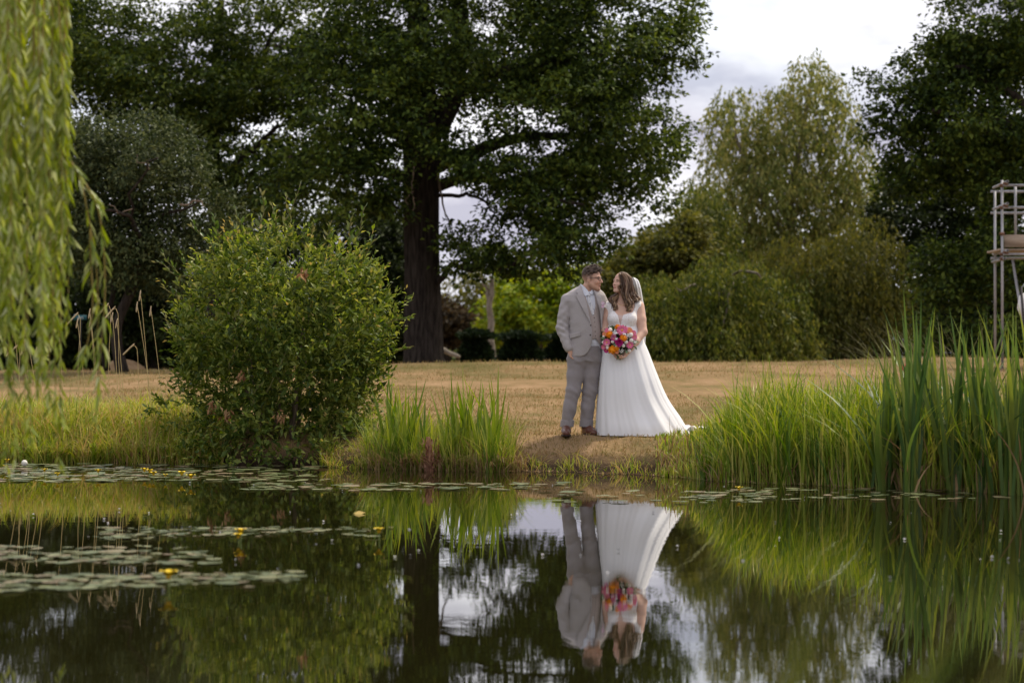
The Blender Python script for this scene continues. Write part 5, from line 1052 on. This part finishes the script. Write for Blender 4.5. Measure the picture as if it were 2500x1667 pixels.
V, Q = sdf_mesh(f_capb, hc_b - .2, hc_b + .2, .005); hb_ = part('hair', bride, V, Q, mcap, True)
fam = [([(1480, 318), (1560, 480), (1575, 640), (1545, 780), (1590, 930), (1650, 1080), (1690, 1200), (1760, 1330)], -.075, -.10, 20), ([(1540, 305), (1660, 480), (1680, 680), (1660, 860), (1700, 1010), (1780, 1130), (1740, 1240), (1700, 1350)], -.085, -.115, 26),
       ([(1600, 300), (1760, 470), (1790, 680), (1790, 850), (1850, 960), (1930, 1040), (1880, 1100)], -.06, -.07, 26), ([(1650, 312), (1830, 500), (1850, 700), (1880, 860), (1960, 960), (2010, 1010), (1960, 1080)], -.02, -.02, 24), ([(1640, 400), (1760, 560), (1800, 760), (1820, 920), (1800, 1050), (1720, 1130), (1650, 1180)], -.05, -.06, 16),
       ([(1500, 700), (1430, 860), (1300, 950), (1230, 1010), (1280, 1090), (1330, 1170), (1350, 1260)], .02, -.06, 22), ([(1560, 760), (1440, 930), (1370, 1020), (1330, 1110), (1370, 1220), (1340, 1320)], .01, -.085, 18), ([(1470, 350), (1510, 470), (1530, 600), (1500, 700), (1540, 800)], -.085, -.09, 8)]
q = rg(507); lk = []
for gpts, d0, d1, n in fam:
    for k in range(int(n * 2.0)):
        off = q.normal(0, 1, 2) * (22, 12); w_ = q.uniform(12, 34); fr = q.uniform(2.0, 3.2); p0 = q.uniform(0, 6.28); cut = q.integers(0, 2)
        g_ = gpts[:len(gpts) - cut] if len(gpts) > 6 else gpts; S_ = spline(np.array(g_, float), 22); tt_ = np.linspace(0, 1, 22); amp = np.clip((tt_ - .3) * 1.6, 0, 1)
        S_[:, 0] += off[0] * (.5 + .8 * tt_) + w_ * np.sin(tt_ * fr * 6.28 + p0) * amp; S_[:, 1] += off[1] + w_ * .5 * np.cos(tt_ * fr * 6.28 + p0) * amp
        dy = d0 + (d1 - d0) * tt_ + q.normal(0, .014) + .012 * np.cos(tt_ * fr * 6.28 + p0) * amp
        P = np.array([uv(*Z5(x_, y_), d_) for (x_, y_), d_ in zip(S_, dy)]); lk.append(tube(P, np.interp(tt_, (0, .2, .7, 1), (.004, .0062, .007, .0015)) * q.uniform(.6, 1.25), 5))
V, Fs = cat_mesh(lk); part('wavy_locks', hb_, V, Fs, mhb, True, kind='stuff')
th = np.linspace(.15, math.pi - .15, 16); V, Fs = tube(np.array([on_surface(torso_b, 737 - 46 * math.cos(a_), 385 + 36 * math.sin(a_)) + (0, -.004, 0) for a_ in th]), .0022, 5); part('necklace', bride, V, Fs, pmat('gold', (.8, .55, .25), .25, .5, Metallic=1.0), True)
# ------------------------------------------------------------------ bouquet and buttonhole
q = rg(601); CB = uv(690, 700, -.33)
bq = thing('bouquet', uv(690, 838, -.31), 'round bouquet of pink orange and white flowers held by the bride', 'bouquet')
def bpos(x, y, lift=0.0):
    px, py = 1450 + x / 14.26, 780 + y / 14.26; u, v = (px - 1300) * 3.336, (py - 620) * 3.336; p = uv(u, v)
    r2 = ((p[0] - CB[0]) / .19) ** 2 + ((p[2] - CB[2]) / .155) ** 2
    yy = CB[1] + .05 - .10 * math.sqrt(max(0, 1 - r2)) - lift
    n = unit(np.array(((p[0] - CB[0]) / .19 ** 1.2, -1.1, (p[2] - CB[2]) / .155 ** 1.2)) * (1, 5, 1)); return np.array((p[0], yy, p[2])), n
def frame(n):
    a = unit(np.cross(n, (0.1, .2, 1.0))); return a, np.cross(n, a)
mcache = {}
def pm(name, c):
    if name not in mcache: mcache[name] = add_noise(pmat(name, c, .6, .25), [tuple(x * .75 for x in c), c, tuple(min(1, x * 1.15) for x in c)], 90, 2)
    return mcache[name]
def petals(c, n, r, np_, w, cup, lift, twist=0.0):
    a, b_ = frame(n); out_ = []
    for k in range(np_):
        th = twist + k * 2 * math.pi / np_; d = a * math.cos(th) + b_ * math.sin(th); s = np.cross(n, d)
        rows_ = [(.08, .25), (.4, .85), (.75, 1.0), (1.0, .45)]
        V = np.array([c + d * r * u * (1 - .25 * cup * u) + s * r * w * g * ww + n * (lift + r * cup * u * u + abs(g) * r * .05) for u, ww in rows_ for g in (-1, 0, 1)])
        out_.append((V, np.array([[3 * i + j, 3 * i + j + 1, 3 * i + j + 4, 3 * i + j + 3] for i in range(3) for j in (0, 1)])))
    return cat_mesh(out_)
def daisy(x, y, rz, c, cname, double=True):
    p, n = bpos(x, y, .012); r = rz * 1.18 / 14.26 / 234; items = [petals(p, n, r, 11, .24, .1, .004)]
    if double: items.append(petals(p, n, r * .72, 9, .26, .35, .008, .3))
    V, Fs = cat_mesh(items); o = part('pink_flower' if 'pink' in cname or 'mag' in cname else 'orange_flower', bq, V, Fs, pm(cname, c), True)
    V, Fs = sphere(p + n * .01, r * .2, 8, 6); part('flower_eye', o, V, Fs, pm('eye_yellow', (.75, .45, .08)), True)
def pompom(x, y, rz, c, cname, nm, ruffle=True):
    p, n = bpos(x, y, .01); r = rz * 1.18 / 14.26 / 234; V, Fs = sphere(p, r * .86, 16, 12); it = [(V, [Fs])]
    m = 130 if ruffle else 60; d = unit(q.normal(size=(m, 3))); L_ = r * (.42 if ruffle else .2)
    V2, F2 = leaves(p + d * r * .78, d * .8 + q.normal(0, .45, (m, 3)), L_, .85, .3, q); it.append((V2, [F2]))
    V, Fs = cat_mesh(it); part(nm, bq, V, Fs, pm(cname, c))
def rose(x, y, rz, c, cname):
    p, n = bpos(x, y, .012); r = rz * 1.18 / 14.26 / 234
    V, Fs = cat_mesh([petals(p, n, r, 7, .5, .25, 0), petals(p, n, r * .8, 6, .5, .6, .002, .4), petals(p, n, r * .58, 5, .55, 1.0, .004, .9), petals(p, n, r * .35, 4, .6, 1.6, .006, .2)]); part('rose', bq, V, Fs, pm(cname, c), True)
# foliage ball and tied stems
n_ = 420; d = unit(q.normal(size=(n_, 3))); V, Fs = leaves(CB + np.array((0, .045, 0)) + d * (.16, .055, .125) * q.uniform(.8, 1, (n_, 1)), d + q.normal(0, .4, (n_, 3)), .05, .5, .2, q); part('bouquet_foliage', bq, V, Fs, leaf_mat('bouquet_green', [(.03, .06, .02), (.07, .12, .05), (.16, .2, .1)], .2), kind='stuff')
V, Fs = sphere(CB + (0, .05, 0), (.145, .045, .115), 16, 10); part('flower_core', bq, V, Fs, pmat('core_green', (.03, .045, .02), .9), True)
for k in range(7):
    a = k * .9; e = uv(690, 838, -.31) + (.012 * math.cos(a), .012 * math.sin(a), 0); V, Fs = tube([CB + (.04 * math.cos(a), .04 + .02 * math.sin(a), -.08), e, e + (.01 * math.cos(a), .01 * math.sin(a), -.03)], .004, 5); part('tied_stem', bq, V, Fs, pmat('stem_green', (.1, .16, .06), .6), True)
PK, LP, MG, OR, CO, WH = (.78, .20, .36), (.82, .40, .54), (.60, .04, .28), (.86, .31, .01), (.84, .32, .17), (.86, .82, .76)
for x, y, r in ((920, 390, 165), (1190, 890, 115), (400, 800, 115), (1340, 620, 95), (1320, 480, 85), (420, 400, 80), (300, 960, 80)): daisy(x, y, r, PK, 'petal_pink')
for x, y, r in ((390, 1075, 80), (640, 680, 90), (1050, 340, 80)): daisy(x, y, r, MG if y > 600 else LP, 'petal_magenta' if y > 600 else 'petal_pinkpale')
for x, y, r in ((610, 600, 100),): rose(x, y, r, LP, 'petal_rosepale')
rose(820, 790, 130, (.55, .03, .24), 'petal_magrose'); rose(820, 920, 55, PK, 'petal_pink'); rose(1060, 650, 50, CO, 'petal_coral')
for x, y, r in ((330, 520, 75), (1170, 400, 105), (740, 1110, 80)): daisy(x, y, r, CO, 'petal_coral')
for x, y, r in ((495, 545, 105), (965, 655, 105), (590, 1050, 120), (780, 290, 85), (740, 1000, 75)): pompom(x, y, r, OR, 'petal_orange', 'marigold')
for x, y, r in ((520, 370, 68), (1225, 540, 78), (1240, 735, 74), (1060, 790, 66), (410, 880, 64), (430, 985, 62), (285, 800, 54), (965, 915, 62), (725, 915, 48), (1175, 1090, 64), (600, 780, 58), (300, 600, 50)): pompom(x, y, r, WH, 'petal_white', 'white_pompom', False)
for x, y, r in ((650, 440, 95), (1100, 570, 100), (910, 1130, 90), (720, 490, 60), (1000, 520, 60), (720, 680, 40), (1370, 800, 60)):
    it = []
    for k in range(24):
        p, n = bpos(x + q.normal(0, r * .45), y + q.normal(0, r * .45), .03); it.append(sphere(p, .0045, 6, 4))
    V, Fs = cat_mesh([(a, [b_]) for a, b_ in it]); part('white_filler', bq, V, Fs, pm('petal_filler', (.82, .80, .80)), kind='stuff')
for k, (x, y, ax_, az_) in enumerate(((610, 850, 1, -.4), (600, 900, 1, .3), (1350, 930, .6, -.8), (1040, 1060, .5, -1), (350, 680, -.8, .2), (1380, 820, 1, .2))):
    p, n = bpos(x, y, .02); V, Fs = leaves(p[None], np.array([[ax_, -.2, az_]]), .05, .5, .2, q, np.array([[0, -1, 0.]])); part('leaf', bq, V, Fs, pm('bq_leaf', (.16, .24, .13)))
# buttonhole
p = uv(577, 415, -.145); bh = thing('buttonhole', p, 'small lilac and white buttonhole flower on the groom lapel', 'flower')
bq_, CBs = bq, CB
for k, (dx, dz, c, nm) in enumerate(((0, 0, (.72, .5, .62), 'lilac'), (-.012, .016, (.78, .62, .7), 'lilac_pale'), (.012, -.014, (.8, .75, .76), 'petal_white'), (-.01, -.018, (.7, .42, .58), 'lilac'))):
    V, Fs = cat_mesh([petals(p + np.array((dx, -.012 - .003 * k, dz)), np.array((0, -1.0, .1)), .02, 6, .4, .3, 0), petals(p + np.array((dx, -.014 - .003 * k, dz)), np.array((0, -1.0, .1)), .013, 5, .45, .7, .002, .5)]); part('blossom', bh, V, Fs, pm(nm, c), True)
V, Fs = tube([p + (0, -.004, -.01), p + (.004, -.006, -.05)], .003, 5); part('stem', bh, V, Fs, pm('bq_leaf', (.16, .24, .13)))
# ------------------------------------------------------------------ scaffold tower, signs and small far things
mst = add_noise(pmat('galvanised_tube', (.36, .33, .33), .55, .4), [(.20, .20, .21), (.32, .32, .33), (.40, .40, .41)], 8, stretch=(1, 1, .3)); nodes(mst)[1].inputs['Metallic'].default_value = .35
mru = add_noise(pmat('rusty_clamp', (.25, .12, .07), .8, .2), [(.10, .06, .045), (.24, .13, .085)], 40); mpl = add_noise(pmat('scaffold_board', (.42, .29, .22), .85, .1), [(.26, .20, .15), (.38, .30, .23), (.46, .38, .30)], 5, stretch=(.3, 2, 2.5))
YS = 43.7; S0 = W(2447, 905, YS); S0[2] = float(gz(S0[0], YS)); dz = lambda py: W(0, py, YS)[2]
sc = thing('scaffold_tower', S0, 'scaffold tower of grey tubes with timber toe board at the right edge', 'scaffold')
x0 = S0[0]; rt = .0245; x1 = x0 + 1.9; yb = YS + 1.25
def stube(a, b_, name='tube'):
    th = np.arange(12) * math.pi / 6; a, b_ = np.array(a, float), np.array(b_, float); T = unit(b_ - a); A = unit(np.cross(T, (0.3, .2, .93) if abs(T[2]) < .9 else (1, 0, 0))); Bb = np.cross(T, A)
    rings = [c + r_ * (np.cos(th)[:, None] * A + np.sin(th)[:, None] * Bb) for c, r_ in ((a, rt), (b_, rt), (b_, rt * .82), (a, rt * .82))]
    V = np.concatenate(rings); k = np.arange(12); k2 = (k + 1) % 12; Q = np.concatenate([np.stack((12 * i + k, 12 * i + k2, 12 * ((i + 1) % 4) + k2, 12 * ((i + 1) % 4) + k), -1) for i in range(4)])
    return part(name, sc, V, Q, mst, True)
for x, y, tp_ in ((x0, YS, 440), (x0 + .12, yb, 455), (x1, YS, 440), (x1, yb, 455), (x0 + .37, YS + .62, 448)): stube((x, y, float(gz(x, y)) - .02 if x != x0 + .37 else dz(575)), (x, y, dz(tp_)), 'upright_tube')
cl = []
for py, nm in ((453, 'guard_rail'), (507, 'guard_rail'), (621, 'ledger')):
    z = dz(py); stube((x0 + .0, YS - .05, z), (x1 + .15, YS - .05, z), nm); stube((x0 + .05, yb + .05, z - .02), (x1 + .15, yb + .05, z - .02), nm)
    stube((x0 + .055, YS - .22, z + .06), (x0 + .13, yb + .2, z + .06), 'cross_tube'); stube((x1 - .1, YS - .22, z + .06), (x1 - .1, yb + .2, z + .06), 'cross_tube'); cl += [(x0, YS - .03, z), (x0 + .06, YS - .05, z + .03), (x1, YS - .03, z)]
for zz in (dz(632),): stube((x0 + .01, YS - .18, zz), (x0 + .1, yb + .15, zz), 'cross_tube')
cl += [(x0, YS - .03, dz(571)), (x0, YS - .03, dz(632))]
for c in cl:
    V, Fs = box(c, (.066, .06, .055)); V2, F2 = box((c[0] - .035, c[1] - .03, c[2] + .005), (.05, .03, .035)); V, Fs = cat_mesh([(V, Fs), (V2, F2)]); part('clamp', sc, V, Fs, mru)
for k, (yy, hh) in enumerate(((YS + .045, 0),)):
    V, Fs = box(((x0 + .04 + x1) / 2, yy, dz(588)), (x1 - x0 - .06, .038, .225)); part('toe_board', sc, V, Fs, mpl)
for k in range(5): V, Fs = box(((x0 + x1) / 2 + .02, YS + .19 + k * .235, dz(609) - .0), (x1 - x0 + .1, .225, .038)); part('deck_board', sc, V, Fs, mpl)
stube((x0 + .25, YS + .3, dz(632)), (x0 + .5, YS + .1, dz(880)), 'brace_tube')
mwh = pmat('white_sheet', (.78, .78, .78), .7); Yw = 42.5
p = W(2500, 745, Yw); t = thing('white_banner', (p[0], Yw, float(gz(p[0], Yw))), 'white pointed banner on a dark pole below the scaffold deck', 'banner')
c = [W(2484, 752, Yw), W(2489, 722, Yw), W(2506, 712, Yw), W(2520, 745, Yw), W(2506, 780, Yw), W(2491, 770, Yw)]; V = np.array([a + (0, e, 0) for e in (0, .03) for a in c]); n = 6
part('cloth', t, V, [np.array([list(range(n))[::-1], [n + k for k in range(n)]]), np.array([[k, (k + 1) % n, n + (k + 1) % n, n + k] for k in range(n)])], mwh)
V, Fs = tube([W(2493, 700, Yw - .04), W(2502, 820, Yw - .04), W(2503, 905, Yw - .04)], .022, 8); part('pole', t, V, Fs, pmat('dark_pole', (.03, .025, .025), .6), True)
# red marker in the sedge
Yr = 30; p = W(2208, 935, Yr); t = thing('red_marker', (p[0], Yr, float(gz(p[0], Yr))), 'red cloth marker on a thin stake half hidden in the sedge', 'marker')
V, Fs = tube([(p[0] - .02, Yr, float(gz(p[0], Yr)) - .02), W(2212, 878, Yr)], .007, 6); part('stake', t, V, Fs, pmat('stake_wood', (.3, .14, .1), .8))
c = [W(2216, 874, Yr), W(2219, 905, Yr), W(2214, 922, Yr), W(2199, 924, Yr), W(2197, 912, Yr), W(2204, 908, Yr), W(2201, 893, Yr), W(2209, 893, Yr)]; n = 8; V = np.array([a + (0, e + .02 * math.sin(k * 2), 0) for e in (-.02, .012) for k, a in enumerate(c)])
part('cloth', t, V, [np.array([list(range(n))[::-1], [n + k for k in range(n)]]), np.array([[k, (k + 1) % n, n + (k + 1) % n, n + k] for k in range(n)])], pmat('red_cloth', (.55, .03, .03), .7))
# small teal sign behind the willow
Yt = 52; a, b_ = W(179, 769, Yt), W(211, 781, Yt); gzt = float(gz(a[0], Yt)); t = thing('teal_sign', ((a[0] + b_[0]) / 2, Yt, gzt), 'small teal sign on a dark post behind the willow strands', 'sign')
V, Fs = box((a + b_) / 2, (b_[0] - a[0], .03, a[2] - b_[2])); part('board', t, V, Fs, pmat('sign_teal', (.02, .10, .12), .5))
V, Fs = tube([((a[0] + b_[0]) / 2, Yt + .045, gzt - .05), ((a[0] + b_[0]) / 2, Yt + .045, a[2])], .025, 8); part('post', t, V, Fs, pmat('dark_post', (.02, .02, .02), .7))
it = []
L_ = b_[0] - a[0]; hz = a[2] - b_[2]; cx = (a[0] + b_[0]) / 2; cz = (a[2] + b_[2]) / 2; e = .008
def bar(x, z, w, h): it.append(box((cx + x * L_, Yt - .018, cz + z * hz), (w * L_, .006, h * hz)))
for x in (-.05, .05, .13, .24): bar(x, -.12, .035, .5)
bar(-.14, -.18, .035, .36); bar(-.10, .0, .11, .09); bar(-.10, -.36, .11, .09); bar(.185, .1, .14, .09); bar(-.05, .22, .035, .3)
V, Fs = cat_mesh(it); part('lettering', t, V, Fs, pmat('sign_white', (.6, .65, .65), .6))
# white garden ornament far behind
Yo = 86; p = W(1196, 897, Yo); z0 = float(gz(p[0], Yo)); t = thing('garden_ornament', (p[0], Yo, z0), 'tiny white garden ornament at the foot of the forked tree', 'ornament')
for nm, c, r_ in (('body', (p[0] - .02, Yo, z0 + .24), (.16, .14, .24)), ('head', (p[0] + .03, Yo, z0 + .52), (.085, .085, .1)), ('tail', (p[0] - .16, Yo, z0 + .2), (.09, .07, .12))): V, Fs = sphere(c, r_, 14, 10); part(nm, t, V, Fs, mwh, True)
